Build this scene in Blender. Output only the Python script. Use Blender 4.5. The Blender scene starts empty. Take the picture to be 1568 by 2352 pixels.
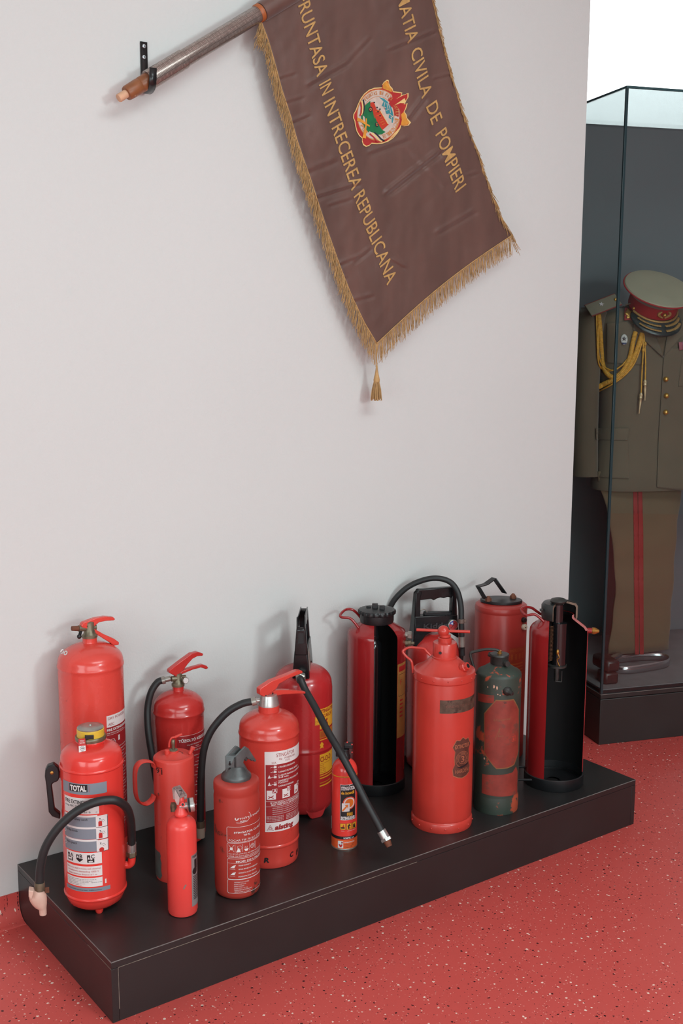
import bpy, bmesh, math, random
from mathutils import Vector, Matrix, noise
from mathutils.bvhtree import BVHTree
from mathutils.geometry import tessellate_polygon
random.seed(7)
sc = bpy.context.scene
COL = sc.collection
PI = math.pi

# ------------------------------------------------------------------ camera
F_PX, YAW, PITCH, ROLL = 2600.16, 0.6307, -0.1622, 0.0040
CAM = Vector((-0.976, -2.8017, 1.573))
_f = Vector((math.sin(YAW)*math.cos(PITCH), math.cos(YAW)*math.cos(PITCH), math.sin(PITCH)))
_r = Vector((math.cos(YAW), -math.sin(YAW), 0)); _u = _r.cross(_f)
R_ = math.cos(ROLL)*_r + math.sin(ROLL)*_u
U_ = -math.sin(ROLL)*_r + math.cos(ROLL)*_u
camd = bpy.data.cameras.new('camera'); cam = bpy.data.objects.new('camera', camd); COL.objects.link(cam)
M = Matrix((R_, U_, -_f)).transposed().to_4x4(); M.translation = CAM
cam.matrix_world = M
camd.sensor_fit = 'VERTICAL'; camd.sensor_height = 36.0; camd.lens = F_PX*36.0/2352.0
camd.clip_start = 0.05; camd.clip_end = 100
sc.camera = cam

# ------------------------------------------------------------------ world, lights, exposure
w = bpy.data.worlds.new('world'); sc.world = w; w.use_nodes = True
w.node_tree.nodes['Background'].inputs[0].default_value = (0.92, 0.97, 1.0, 1)
w.node_tree.nodes['Background'].inputs[1].default_value = 2.8
def area(name, loc, target, sx, sy, power, color=(1, 1, 1)):
    d = bpy.data.lights.new(name, 'AREA'); d.shape = 'RECTANGLE'; d.size = sx; d.size_y = sy
    d.energy = power; d.color = color
    o = bpy.data.objects.new(name, d); COL.objects.link(o); o.location = loc
    o.rotation_euler = (Vector(target)-Vector(loc)).to_track_quat('-Z', 'Y').to_euler()
    return o
area('rear_window_daylight', (1.0, -4.3, 2.05), (0.8, 0, 0.2), 0.55, 0.55, 46, (0.83, 0.985, 1.0))
area('wide_rear_window_daylight', (-0.9, -5.2, 1.05), (0.5, 0, 0.1), 4.4, 1.7, 98, (0.82, 0.985, 1.0))
area('left_side_fill', (-3.1, -1.9, 1.2), (0.6, -0.4, 0.5), 2.4, 1.7, 58, (0.82, 0.985, 1.0))  # unseen side fill, added to lift the wall shadows; no window here
area('ceiling_lamp_near', (0.6, -3.4, 3.84), (0.6, -3.1, 0), 2.6, 1.4, 88, (0.83, 0.985, 1.0))
sc.view_settings.view_transform = 'Standard'; sc.view_settings.look = 'None'
sc.view_settings.exposure = -0.05; sc.view_settings.gamma = 1.0; sc.view_settings.use_curve_mapping = False
try:
    sc.cycles.max_bounces = 6; sc.cycles.diffuse_bounces = 3; sc.cycles.glossy_bounces = 2; sc.cycles.transmission_bounces = 6; sc.cycles.transparent_max_bounces = 12
    sc.cycles.caustics_reflective = False; sc.cycles.caustics_refractive = False
    sc.cycles.sample_clamp_indirect = 6.0; sc.cycles.use_adaptive_sampling = True; sc.cycles.adaptive_threshold = 0.04; sc.cycles.adaptive_min_samples = 24
except Exception: pass

# ------------------------------------------------------------------ pixel helpers (photograph 1568 x 2352)
def ray(u, v): return (u-784)/F_PX*R_ + (1176-v)/F_PX*U_ + _f
def at_y(u, v, y): d = ray(u, v); return CAM + d*((y-CAM.y)/d.y)
def at_z(u, v, z): d = ray(u, v); return CAM + d*((z-CAM.z)/d.z)
def at_plane(u, v, o, n):
    d = ray(u, v); return CAM + d*((Vector(o)-CAM).dot(n)/d.dot(n))
def pix(P):
    d = Vector(P)-CAM; z = d.dot(_f); return (784+F_PX*d.dot(R_)/z, 1176-F_PX*d.dot(U_)/z)
def z_on(x, y, v):
    lo, hi = -1.0, 4.0
    for _ in range(40):
        m = (lo+hi)/2
        if pix((x, y, m))[1] > v: lo = m
        else: hi = m
    return m

# ------------------------------------------------------------------ materials
def S(r, g, b, k=1.0):
    def c(x):
        x /= 255.0
        return (x/12.92 if x <= .04045 else ((x+.055)/1.055)**2.4)*k
    return (c(r), c(g), c(b), 1)
MATS = {}
def mat(name, col, rough=.5, metal=0.0, var=0.0, vscale=8.0, wear=0.0, wcol=None, wscale=14.0, bump=0.0, bscale=200.0,
        coat=0.0, spec=.5, sheen=0.0, stretch=None, wthin=.04):
    if name in MATS: return MATS[name]
    m = bpy.data.materials.new(name); m.use_nodes = True; nt = m.node_tree; N = nt.nodes; L = nt.links
    b = N['Principled BSDF']
    b.inputs['Base Color'].default_value = col; b.inputs['Roughness'].default_value = rough; b.inputs['Metallic'].default_value = metal
    b.inputs['Specular IOR Level'].default_value = spec; b.inputs['Coat Weight'].default_value = coat
    b.inputs['Coat Roughness'].default_value = .07
    if sheen: b.inputs['Sheen Weight'].default_value = sheen
    if var or wear or bump:
        tc = N.new('ShaderNodeTexCoord'); mp = N.new('ShaderNodeMapping'); L.new(tc.outputs['Object'], mp.inputs[0])
        if stretch: mp.inputs['Scale'].default_value = stretch
    out = None
    if var:
        n = N.new('ShaderNodeTexNoise'); n.inputs['Scale'].default_value = vscale; n.inputs['Detail'].default_value = 6
        L.new(mp.outputs[0], n.inputs[0])
        mx = N.new('ShaderNodeMixRGB'); mx.blend_type = 'MIX'
        mr = N.new('ShaderNodeMapRange'); mr.inputs[1].default_value = .3; mr.inputs[2].default_value = .7
        L.new(n.outputs[0], mr.inputs[0]); L.new(mr.outputs[0], mx.inputs[0])
        mx.inputs[1].default_value = tuple(max(0, c*(1-var)) for c in col[:3])+(1,)
        mx.inputs[2].default_value = tuple(min(1, c*(1+var*.6)) for c in col[:3])+(1,)
        out = mx.outputs[0]
        rr = N.new('ShaderNodeMapRange'); rr.inputs[3].default_value = max(.02, rough-.08); rr.inputs[4].default_value = min(1, rough+.1)
        L.new(n.outputs[0], rr.inputs[0]); L.new(rr.outputs[0], b.inputs['Roughness'])
    if wear:
        n2 = N.new('ShaderNodeTexNoise'); n2.inputs['Scale'].default_value = wscale; n2.inputs['Detail'].default_value = 9; n2.inputs['Roughness'].default_value = .65
        L.new(mp.outputs[0], n2.inputs[0])
        m2 = N.new('ShaderNodeMapRange'); m2.inputs[1].default_value = 1-wear; m2.inputs[2].default_value = 1-wear+wthin
        L.new(n2.outputs[0], m2.inputs[0])
        x2 = N.new('ShaderNodeMixRGB'); L.new(m2.outputs[0], x2.inputs[0])
        if out: L.new(out, x2.inputs[1])
        else: x2.inputs[1].default_value = col
        x2.inputs[2].default_value = wcol or (0.05, .04, .035, 1)
        out = x2.outputs[0]
    if out: L.new(out, b.inputs['Base Color'])
    if bump:
        n3 = N.new('ShaderNodeTexNoise'); n3.inputs['Scale'].default_value = bscale; n3.inputs['Detail'].default_value = 3
        L.new(mp.outputs[0], n3.inputs[0])
        bp = N.new('ShaderNodeBump'); bp.inputs['Strength'].default_value = bump; bp.inputs['Distance'].default_value = .002
        L.new(n3.outputs[0], bp.inputs['Height']); L.new(bp.outputs[0], b.inputs['Normal'])
    MATS[name] = m
    return m
def glass_mat(name, tint, ior=1.45):
    m = bpy.data.materials.new(name); m.use_nodes = True; nt = m.node_tree; N = nt.nodes; L = nt.links
    N.clear(); out = N.new('ShaderNodeOutputMaterial'); mx = N.new('ShaderNodeMixShader')
    ge = N.new('ShaderNodeNewGeometry'); dt = N.new('ShaderNodeVectorMath'); dt.operation = 'DOT_PRODUCT'
    L.new(ge.outputs['Normal'], dt.inputs[0]); L.new(ge.outputs['Incoming'], dt.inputs[1])
    def mth(op, a, b):
        q = N.new('ShaderNodeMath'); q.operation = op
        for i, x in enumerate((a, b)):
            if isinstance(x, (int, float)): q.inputs[i].default_value = x
            elif x is not None: L.new(x, q.inputs[i])
        return q.outputs[0]
    fr0 = ((ior-1)/(ior+1))**2
    pw = mth('POWER', mth('SUBTRACT', 1.0, mth('ABSOLUTE', dt.outputs['Value'], None)), 5.0)
    fre = mth('ADD', mth('MULTIPLY', pw, 1-fr0), fr0)
    t = N.new('ShaderNodeBsdfTransparent'); t.inputs[0].default_value = tint
    g = N.new('ShaderNodeBsdfGlossy'); g.inputs['Roughness'].default_value = .0
    L.new(fre, mx.inputs[0]); L.new(t.outputs[0], mx.inputs[1]); L.new(g.outputs[0], mx.inputs[2]); L.new(mx.outputs[0], out.inputs[0])
    return m

# ------------------------------------------------------------------ mesh builder
class MB:
    def __init__(s): s.v = []; s.f = []; s.m = []; s.sm = []
    def add(s, vs, fs, mi=0, smooth=True):
        o = len(s.v); s.v += [Vector(p) for p in vs]
        for f in fs: s.f.append(tuple(i+o for i in f)); s.m.append(mi); s.sm.append(smooth)
        return s
    def lathe(s, prof, c=(0, 0, 0), seg=48, frame=None, mi=0, cap=True):
        """prof: list of (r, h); frame: (ex, ey, axis)"""
        ex, ey, ax = frame or (Vector((1, 0, 0)), Vector((0, 1, 0)), Vector((0, 0, 1)))
        c = Vector(c); vs = []; fs = []
        for r, h in prof:
            for k in range(seg):
                a = 2*PI*k/seg; vs.append(c+ex*(r*math.cos(a))+ey*(r*math.sin(a))+ax*h)
        n = len(prof)
        for i in range(n-1):
            for k in range(seg):
                k2 = (k+1) % seg; fs.append((i*seg+k, i*seg+k2, (i+1)*seg+k2, (i+1)*seg+k))
        if cap:
            if prof[0][0] > 1e-6: fs.append(tuple(range(seg-1, -1, -1)))
            if prof[-1][0] > 1e-6: fs.append(tuple((n-1)*seg+k for k in range(seg)))
        return s.add(vs, fs, mi)
    def sector(s, prof, rng, c=(0, 0, 0), seg=48, mis=None, mi=0):
        """closed profile polygon revolved over an angle range rng(r, z) -> (a0, a1)"""
        c = Vector(c); n = len(prof); vs = []
        for r, h in prof:
            a0, a1 = rng(r, h)
            for k in range(seg+1):
                a = a0+(a1-a0)*k/seg; vs.append(c+Vector((r*math.cos(a), r*math.sin(a), h)))
        for i in range(n):
            j = (i+1) % n
            fs = [(i*(seg+1)+k, i*(seg+1)+k+1, j*(seg+1)+k+1, j*(seg+1)+k) for k in range(seg)]
            o = len(s.v)
            if i == 0: s.v += vs; base = o
            for f in fs: s.f.append(tuple(q+base for q in f)); s.m.append(mis[i] if mis else mi); s.sm.append(True)
        s.f.append(tuple(base+i*(seg+1) for i in range(n))); s.m.append(mi); s.sm.append(False)
        s.f.append(tuple(base+i*(seg+1)+seg for i in range(n-1, -1, -1))); s.m.append(mi); s.sm.append(False)
        return s
    def tube(s, path, r, seg=12, mi=0, cap=True, flat=None):
        """flat: (scale_normal, scale_binormal, up) for flattened sections"""
        pts = [Vector(p) for p in path]; n = len(pts)
        rs = r if isinstance(r, (list, tuple)) else [r]*n
        up = None; vs = []; fs = []
        for i, p in enumerate(pts):
            t = (pts[min(i+1, n-1)]-pts[max(i-1, 0)])
            if t.length < 1e-9: t = Vector((0, 0, 1))
            t.normalize()
            if up is None:
                up = Vector(flat[2]) if flat else (Vector((0, 0, 1)) if abs(t.z) < .9 else Vector((1, 0, 0)))
            a = t.cross(up)
            if a.length < 1e-6: a = t.orthogonal()
            a.normalize(); b = a.cross(t); b.normalize(); up = b
            fa, fb = (flat[0], flat[1]) if flat else (1, 1)
            for k in range(seg):
                q = 2*PI*k/seg; vs.append(p+a*(rs[i]*fa*math.cos(q))+b*(rs[i]*fb*math.sin(q)))
        for i in range(n-1):
            for k in range(seg):
                k2 = (k+1) % seg; fs.append((i*seg+k, (i+1)*seg+k, (i+1)*seg+k2, i*seg+k2))
        if cap: fs.append(tuple(range(seg))); fs.append(tuple((n-1)*seg+k for k in range(seg-1, -1, -1)))
        return s.add(vs, fs, mi)
    def box(s, lo, hi, mi=0):
        x0, y0, z0 = lo; x1, y1, z1 = hi
        return s.add([(x0, y0, z0), (x1, y0, z0), (x1, y1, z0), (x0, y1, z0), (x0, y0, z1), (x1, y0, z1), (x1, y1, z1), (x0, y1, z1)],
                     [(3, 2, 1, 0), (4, 5, 6, 7), (0, 1, 5, 4), (1, 2, 6, 5), (2, 3, 7, 6), (3, 0, 4, 7)], mi, False)
    def obox(s, c, ex, ey, ez, mi=0):
        c, ex, ey, ez = map(Vector, (c, ex, ey, ez))
        vs = [c+ex*a+ey*b+ez*d for d in (-1, 1) for a, b in ((-1, -1), (1, -1), (1, 1), (-1, 1))]
        return s.add(vs, [(3, 2, 1, 0), (4, 5, 6, 7), (0, 1, 5, 4), (1, 2, 6, 5), (2, 3, 7, 6), (3, 0, 4, 7)], mi, False)
    def prism(s, poly, n, t, mi=0, smooth=True):
        """poly: 3D points of one outline, extruded +-t/2 along n"""
        n = Vector(n).normalized(); k = len(poly)
        vs = [Vector(p)-n*(t/2) for p in poly]+[Vector(p)+n*(t/2) for p in poly]
        fs = [tuple(range(k-1, -1, -1)), tuple(range(k, 2*k))]+[(i, (i+1) % k, k+(i+1) % k, k+i) for i in range(k)]
        return s.add(vs, fs, mi, smooth)
    def sphere(s, c, r, seg=20, rings=12, mi=0, sc_=(1, 1, 1)):
        c = Vector(c); vs = []; fs = []
        for i in range(rings+1):
            p = PI*i/rings
            for k in range(seg):
                a = 2*PI*k/seg
                vs.append(c+Vector((sc_[0]*r*math.sin(p)*math.cos(a), sc_[1]*r*math.sin(p)*math.sin(a), sc_[2]*r*math.cos(p))))
        for i in range(rings):
            for k in range(seg):
                k2 = (k+1) % seg; fs.append((i*seg+k, (i+1)*seg+k, (i+1)*seg+k2, i*seg+k2))
        return s.add(vs, fs, mi)
    def build(s, name, mats, parent=None, label=None, bevel=0, sharp=38, sub=0, org=None):
        me = bpy.data.meshes.new(name)
        if org is not None: o_ = Vector(org); vv = [p-o_ for p in s.v]
        else: vv = s.v
        me.from_pydata([tuple(p) for p in vv], [], s.f)
        for m_ in (mats if isinstance(mats, (list, tuple)) else [mats]): me.materials.append(m_)
        me.polygons.foreach_set('material_index', s.m); me.polygons.foreach_set('use_smooth', s.sm)
        bm = bmesh.new(); bm.from_mesh(me); bmesh.ops.remove_doubles(bm, verts=bm.verts, dist=1e-6)
        bmesh.ops.recalc_face_normals(bm, faces=bm.faces); bm.to_mesh(me); bm.free()
        me.update()
        if sharp: me.set_sharp_from_angle(angle=math.radians(sharp))
        o = bpy.data.objects.new(name, me); COL.objects.link(o)
        if org is not None and parent is None: o.location = org
        if parent: o.parent = parent
        if label: o['label'] = label
        if bevel:
            b = o.modifiers.new('bevel', 'BEVEL'); b.width = bevel; b.segments = 2; b.limit_method = 'ANGLE'; b.angle_limit = math.radians(40)
        if sub:
            q = o.modifiers.new('subsurf', 'SUBSURF'); q.levels = sub; q.render_levels = sub
        return o
def tag(o, label, cat, group=None):
    o['label'] = label; o['category'] = cat
    if group: o['group'] = group
    return o
def struct(o): o['kind'] = 'structure'; return o
def thing(name, loc, label, cat, group=None):
    o = bpy.data.objects.new(name, None); COL.objects.link(o); o.location = loc; o.empty_display_size = .05
    return tag(o, label, cat, group)
def spline(pts, n=8):
    P = [Vector(p) for p in pts]; out = []
    Q = [P[0]*2-P[1]]+P+[P[-1]*2-P[-2]]
    for i in range(1, len(Q)-2):
        for k in range(n):
            t = k/n; a, b, c, d = Q[i-1], Q[i], Q[i+1], Q[i+2]
            out.append(.5*((2*b)+(c-a)*t+(2*a-5*b+4*c-d)*t*t+(3*b-a-3*c+d)*t**3))
    return out+[P[-1]]
def frame_of(ax):
    ax = Vector(ax).normalized(); a = ax.orthogonal().normalized(); b = ax.cross(a); return (a, b, ax)
def dome(r, z0, h, rn=0.0, p=2.0, n=9):
    """dome profile from radius r up to radius rn, starting at z0"""
    out = []
    for i in range(n+1):
        t = i/n; rho = r+(rn-r)*(1-(1-t)**1.8)if False else r-(r-rn)*(t**2*.5+t*.5)
        out.append((rho, z0+h*max(0, 1-(rho/r)**p)**(1/p)))
    return out
def bead(r, z, h=.004, d=.0022): return [(r, z-h), (r+d*.8, z-h*.45), (r+d, z), (r+d*.8, z+h*.45), (r, z+h)]

# ------------------------------------------------------------------ flat lettering and print
TXT = {}
def text_mesh(s, bold=0.0):
    k = (s, bold)
    if k in TXT: return TXT[k]
    c = bpy.data.curves.new('t', 'FONT'); c.body = s; c.size = 1.0; c.resolution_u = 3; c.offset = bold; c.fill_mode = 'FRONT'
    c.dimensions = '2D'
    o = bpy.data.objects.new('t', c); COL.objects.link(o)
    me = bpy.data.meshes.new_from_object(o)
    vs = [(p.co.x, p.co.y) for p in me.vertices]; fs = [tuple(p.vertices) for p in me.polygons]
    bpy.data.objects.remove(o); bpy.data.meshes.remove(me); bpy.data.curves.remove(c)
    TXT[k] = (vs, fs); return TXT[k]
CAPH = max(p[1] for p in text_mesh('H')[0])
def refine(P, fs, fine):
    """split triangles whose longest edge exceeds fine"""
    tri = [(f[0], f[i], f[i+1]) for f in fs for i in range(1, len(f)-1)]; fs = []; P = list(P); mid = {}
    def half(i, j):
        k = (min(i, j), max(i, j))
        if k not in mid: P.append(((P[i][0]+P[j][0])/2, (P[i][1]+P[j][1])/2)); mid[k] = len(P)-1
        return mid[k]
    while tri:
        a, b, c = tri.pop(); d, i, j, k = max((math.dist(P[i], P[j]), i, j, k) for i, j, k in ((a, b, c), (b, c, a), (c, a, b)))
        if d > fine: h = half(i, j); tri += [(i, h, k), (h, j, k)]
        else: fs.append((a, b, c))
    return P, fs
class Print:
    """flat print laid on a surface; fn(a, b, lift) maps print coordinates to a 3D point"""
    def __init__(s, fn, step=None): s.fn = fn; s.mb = MB(); s.mats = []; s.step = step
    def mi(s, m):
        if m not in s.mats: s.mats.append(m)
        return s.mats.index(m)
    def rect(s, a0, a1, b0, b1, m, lay=1, n=None):
        n = n or (max(1, int(abs(a1-a0)/s.step)+1) if s.step else 1)
        vs = []; fs = []
        for i in range(n+1):
            a = a0+(a1-a0)*i/n; vs += [s.fn(a, b0, lay), s.fn(a, b1, lay)]
        for i in range(n): fs.append((2*i, 2*i+2, 2*i+3, 2*i+1))
        s.mb.add(vs, fs, s.mi(m)); return s
    def frame(s, a0, a1, b0, b1, t, m, lay=2):
        s.rect(a0, a1, b0, b0+t, m, lay); s.rect(a0, a1, b1-t, b1, m, lay)
        s.rect(a0, a0+t, b0, b1, m, lay); s.rect(a1-t, a1, b0, b1, m, lay); return s
    def poly(s, pts, m, lay=2):
        ext = max(max(p[i] for p in pts)-min(p[i] for p in pts) for i in (0, 1))
        if s.step and ext > s.step*1.5:
            tri = tessellate_polygon([[Vector((a, b, 0)) for a, b in pts]]); P, fs = refine(pts, [tuple(t) for t in tri], s.step)
            s.mb.add([s.fn(a, b, lay) for a, b in P], fs, s.mi(m)); return s
        s.mb.add([s.fn(a, b, lay) for a, b in pts], [tuple(range(len(pts)))], s.mi(m)); return s
    def disc(s, a, b, r, m, lay=2, n=20, rb=None):
        rb = rb or r
        return s.poly([(a+r*math.cos(2*PI*k/n), b+rb*math.sin(2*PI*k/n)) for k in range(n)], m, lay)
    def ring(s, a, b, r0, r1, m, lay=2, n=32, t0=0, t1=2*PI):
        vs = []; fs = []
        for k in range(n+1):
            q = t0+(t1-t0)*k/n
            for r in (r0, r1): vs.append(s.fn(a+r*math.cos(q), b+r*math.sin(q), lay))
        for k in range(n): fs.append((2*k, 2*k+1, 2*k+3, 2*k+2))
        s.mb.add(vs, fs, s.mi(m)); return s
    def line(s, pts, t, m, lay=2):
        for (x0, y0), (x1, y1) in zip(pts[:-1], pts[1:]):
            dx, dy = x1-x0, y1-y0; l = math.hypot(dx, dy) or 1; nx, ny = -dy/l*t/2, dx/l*t/2
            s.poly([(x0+nx, y0+ny), (x1+nx, y1+ny), (x1-nx, y1-ny), (x0-nx, y0-ny)], m, lay)
        return s
    def text(s, txt, p0, p1, up, m, lay=3, bold=0.0, fine=None):
        """text running from p0 to p1 (2D), cap height vector up (2D)"""
        vs, fs = text_mesh(txt, bold)
        if not vs: return s
        x0 = min(p[0] for p in vs); x1 = max(p[0] for p in vs); W = x1-x0
        P = [(p0[0]+(p1[0]-p0[0])*(x-x0)/W+up[0]*y/CAPH, p0[1]+(p1[1]-p0[1])*(x-x0)/W+up[1]*y/CAPH) for x, y in vs]
        if fine: P, fs = refine(P, fs, fine)
        s.mb.add([s.fn(a, b, lay) for a, b in P], fs, s.mi(m), False)
        return s
    def t(s, txt, a0, b, h, m, a1=None, lay=3, bold=0.0, squeeze=1.0):
        vs, fs = text_mesh(txt, bold); W = (max(p[0] for p in vs)-min(p[0] for p in vs))*h/CAPH*squeeze
        return s.text(txt, (a0, b), (a1 if a1 is not None else a0+W, b), (0, h), m, lay, bold)
    def build(s, name, parent, label=None):
        return s.mb.build(name, s.mats, parent, label, sharp=0)

# ================================================================== THE ROOM
H = 0.15                       # plinth height
PW, PD = 1.8076, 0.5879        # plinth length and depth
WE = 2.110                     # right end of the white wall
m_wall = mat('white_wall_plaster', S(214, 213, 211), .85, var=.02, vscale=1.2, bump=.35, bscale=170)
m_ceil = mat('white_ceiling', S(236, 234, 231), .9, var=.02, vscale=1)
m_rear = mat('grey_white_rear_wall', S(150, 152, 154), .9, var=.03, vscale=1)
def floor_mat():
    m = bpy.data.materials.new('red_speckled_vinyl'); m.use_nodes = True; nt = m.node_tree; N = nt.nodes; L = nt.links
    b = N['Principled BSDF']; b.inputs['Roughness'].default_value = .42; b.inputs['Specular IOR Level'].default_value = .4
    tc = N.new('ShaderNodeTexCoord')
    n = N.new('ShaderNodeTexNoise'); n.inputs['Scale'].default_value = 1.6; L.new(tc.outputs['Object'], n.inputs[0])
    mx = N.new('ShaderNodeMixRGB'); mx.inputs[1].default_value = S(198, 76, 70); mx.inputs[2].default_value = S(208, 86, 80); L.new(n.outputs[0], mx.inputs[0])
    out = mx.outputs[0]
    for scale, lo, hi, keep, col in ((52, .03, .17, .7, S(240, 208, 194)), (104, .02, .17, .68, S(228, 158, 146)), (60, .03, .18, .78, S(62, 22, 24)), (110, .02, .18, .76, S(90, 28, 30))):
        mp = N.new('ShaderNodeMapping'); mp.inputs['Location'].default_value = (scale*.37, scale*.11, 0); L.new(tc.outputs['Object'], mp.inputs[0])
        nz = N.new('ShaderNodeTexNoise'); nz.inputs['Scale'].default_value = scale*3; L.new(mp.outputs[0], nz.inputs[0])
        ad = N.new('ShaderNodeMixRGB'); ad.inputs[0].default_value = .006; L.new(mp.outputs[0], ad.inputs[1]); L.new(nz.outputs['Color'], ad.inputs[2])
        vo = N.new('ShaderNodeTexVoronoi'); vo.voronoi_dimensions = '2D'; vo.inputs['Scale'].default_value = scale; L.new(ad.outputs[0], vo.inputs['Vector'])
        sp = N.new('ShaderNodeSeparateColor'); L.new(vo.outputs['Color'], sp.inputs[0])
        mr = N.new('ShaderNodeMapRange'); mr.inputs[1].default_value = keep; mr.inputs[2].default_value = 1.0; mr.inputs[3].default_value = lo if False else 0.0; mr.inputs[4].default_value = hi
        L.new(sp.outputs[0], mr.inputs[0])
        lt = N.new('ShaderNodeMath'); lt.operation = 'LESS_THAN'; L.new(vo.outputs['Distance'], lt.inputs[0]); L.new(mr.outputs[0], lt.inputs[1])
        m2 = N.new('ShaderNodeMixRGB'); L.new(lt.outputs[0], m2.inputs[0]); L.new(out, m2.inputs[1]); m2.inputs[2].default_value = col
        out = m2.outputs[0]
    L.new(out, b.inputs['Base Color'])
    return m
m_floor = floor_mat()
RX0, RX1, RY0, RY1, RZ = -3.2, 6.6, -5.6, 1.7, 3.9
struct(MB().box((RX0, RY0, -.1), (RX1, RY1, 0)).build('floor', m_floor, sharp=0))
struct(MB().box((RX0, RY0, RZ), (RX1, RY1, RZ+.1)).build('ceiling', m_ceil, sharp=0))
struct(MB().box((RX0, 0, 0), (WE, .16, RZ)).build('wall_front', m_wall, sharp=0))
struct(MB().box((RX0-.1, RY0, 0), (RX0, RY1, RZ)).build('wall_left', m_rear, sharp=0))
struct(MB().box((RX1, RY0, 0), (RX1+.1, RY1, RZ)).build('wall_right', m_rear, sharp=0))
struct(MB().box((RX0, RY0-.1, 0), (RX1, RY0, RZ)).build('wall_rear', m_rear, sharp=0))
# the far wall behind the display case has a high window, kept small to limit light on the floor
wf = mat('white_window_frame', S(240, 240, 240), .4)
WX, WZ = 3.35, 2.0
struct(MB().box((RX0, RY1, 0), (WX, RY1+.12, RZ)).box((WX, RY1, 0), (RX1, RY1+.12, WZ)).build('wall_back', m_rear, sharp=0))
win = struct(MB().box((WX, RY1, WZ), (WX+.06, RY1+.08, RZ)).box((RX1-.06, RY1, WZ), (RX1, RY1+.08, RZ)).box((WX+.06, RY1, RZ-.06), (RX1-.06, RY1+.08, RZ))
             .box((WX+.06, RY1, WZ), (RX1-.06, RY1+.08, WZ+.06)).build('window_1', wf, sharp=0))
m_pane = glass_mat('clear_window_glass', (1, 1, 1, 1))
MB().box((WX+.06, RY1+.03, WZ+.06), (RX1-.06, RY1+.04, RZ-.06)).build('pane', m_pane, win, sharp=0)
# coved red skirting
def cove(name, x0, x1):
    prof = [(0, .072), (-.004, .072)]+[(-.004-.045*(1-math.cos(a*PI/16)), .047-.045*math.sin(a*PI/16)) for a in range(0, 9)]+[(-.052, .0), (0, 0)]
    mb = MB(); vs = [(x, y, z) for x in (x0, x1) for y, z in prof]; k = len(prof)
    mb.add(vs, [(i, (i+1) % k, k+(i+1) % k, k+i) for i in range(k)]+[tuple(range(k)), tuple(range(2*k-1, k-1, -1))])
    return struct(mb.build(name, m_floor, sharp=50))
cove('baseboard_left', RX0, -.001); cove('baseboard_right', PW+.004, WE)

# ================================================================== PLINTH
m_black = mat('black_laminate', S(39, 37, 37), .36, var=.12, vscale=5, bump=.06, bscale=700, spec=.5)
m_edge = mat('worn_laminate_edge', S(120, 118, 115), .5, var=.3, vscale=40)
m_seam = mat('pale_board_seam', S(140, 128, 116), .7, var=.5, vscale=30)
pl_ = thing('display_plinth', (0, 0, 0), 'long low black laminate plinth under the row of extinguishers', 'plinth')
T = .017
MB().box((0, -PD, H-T), (PW, -.001, H)).build('top_panel', m_black, pl_, bevel=.0012)
MB().box((0, -PD, 0), (T, -.001, H-T-.0006)).build('side_panel', m_black, pl_, bevel=.0006)
MB().box((PW-T, -PD, 0), (PW, -.001, H-T-.0006)).build('side_panel', m_black, pl_, bevel=.0006)
MB().box((T+.0006, -PD+.0004, 0), (PW-T-.0006, -PD+T, H-T-.0006)).build('front_panel', m_black, pl_, bevel=.0006)
MB().box((T, -T, 0), (PW-T, -.001, H-T-.0006)).build('back_panel', m_black, pl_)
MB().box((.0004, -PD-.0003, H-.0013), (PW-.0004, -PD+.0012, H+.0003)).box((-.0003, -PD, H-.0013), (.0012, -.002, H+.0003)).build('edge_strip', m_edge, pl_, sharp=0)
MB().box((T, -PD-.0002, H-T-.0009), (.9, -PD+.001, H-T+.0001)).box((T-.0004, -PD-.0002, .03), (T+.0007, -PD+.001, H-T)).box((-.0002, -PD+.002, H-T-.0009), (.001, -PD+.13, H-T+.0001)).build('seam', m_seam, pl_, sharp=0)

# ================================================================== FLAG AND POLE
FY = -.062
cur = lambda tab, t: None
def poly_at(tab, t):
    """point at normalised arc length t on a 2D polyline"""
    ls = [0]
    for a, b in zip(tab[:-1], tab[1:]): ls.append(ls[-1]+math.hypot(b[0]-a[0], b[1]-a[1]))
    d = t*ls[-1]
    for i in range(len(tab)-1):
        if d <= ls[i+1] or i == len(tab)-2:
            k = (d-ls[i])/(ls[i+1]-ls[i]); a, b = tab[i], tab[i+1]; return (a[0]+(b[0]-a[0])*k, a[1]+(b[1]-a[1])*k)
FL = [(590, 20), (599, 48), (615, 90), (631, 145), (647, 206), (666, 263), (680, 316), (696, 363), (710, 402), (727, 455), (746.6, 515), (766, 570), (783, 618), (808.6, 682), (836, 740), (865, 789)]
FR = [(945, -187), (970, -90), (993.5, 0), (1002, 38), (1009, 71), (1018, 105), (1025, 135), (1035, 171), (1045, 196), (1053, 230), (1062, 255), (1074, 290), (1097, 350), (1110, 393), (1132, 454), (1150, 497), (1176, 540)]
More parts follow.
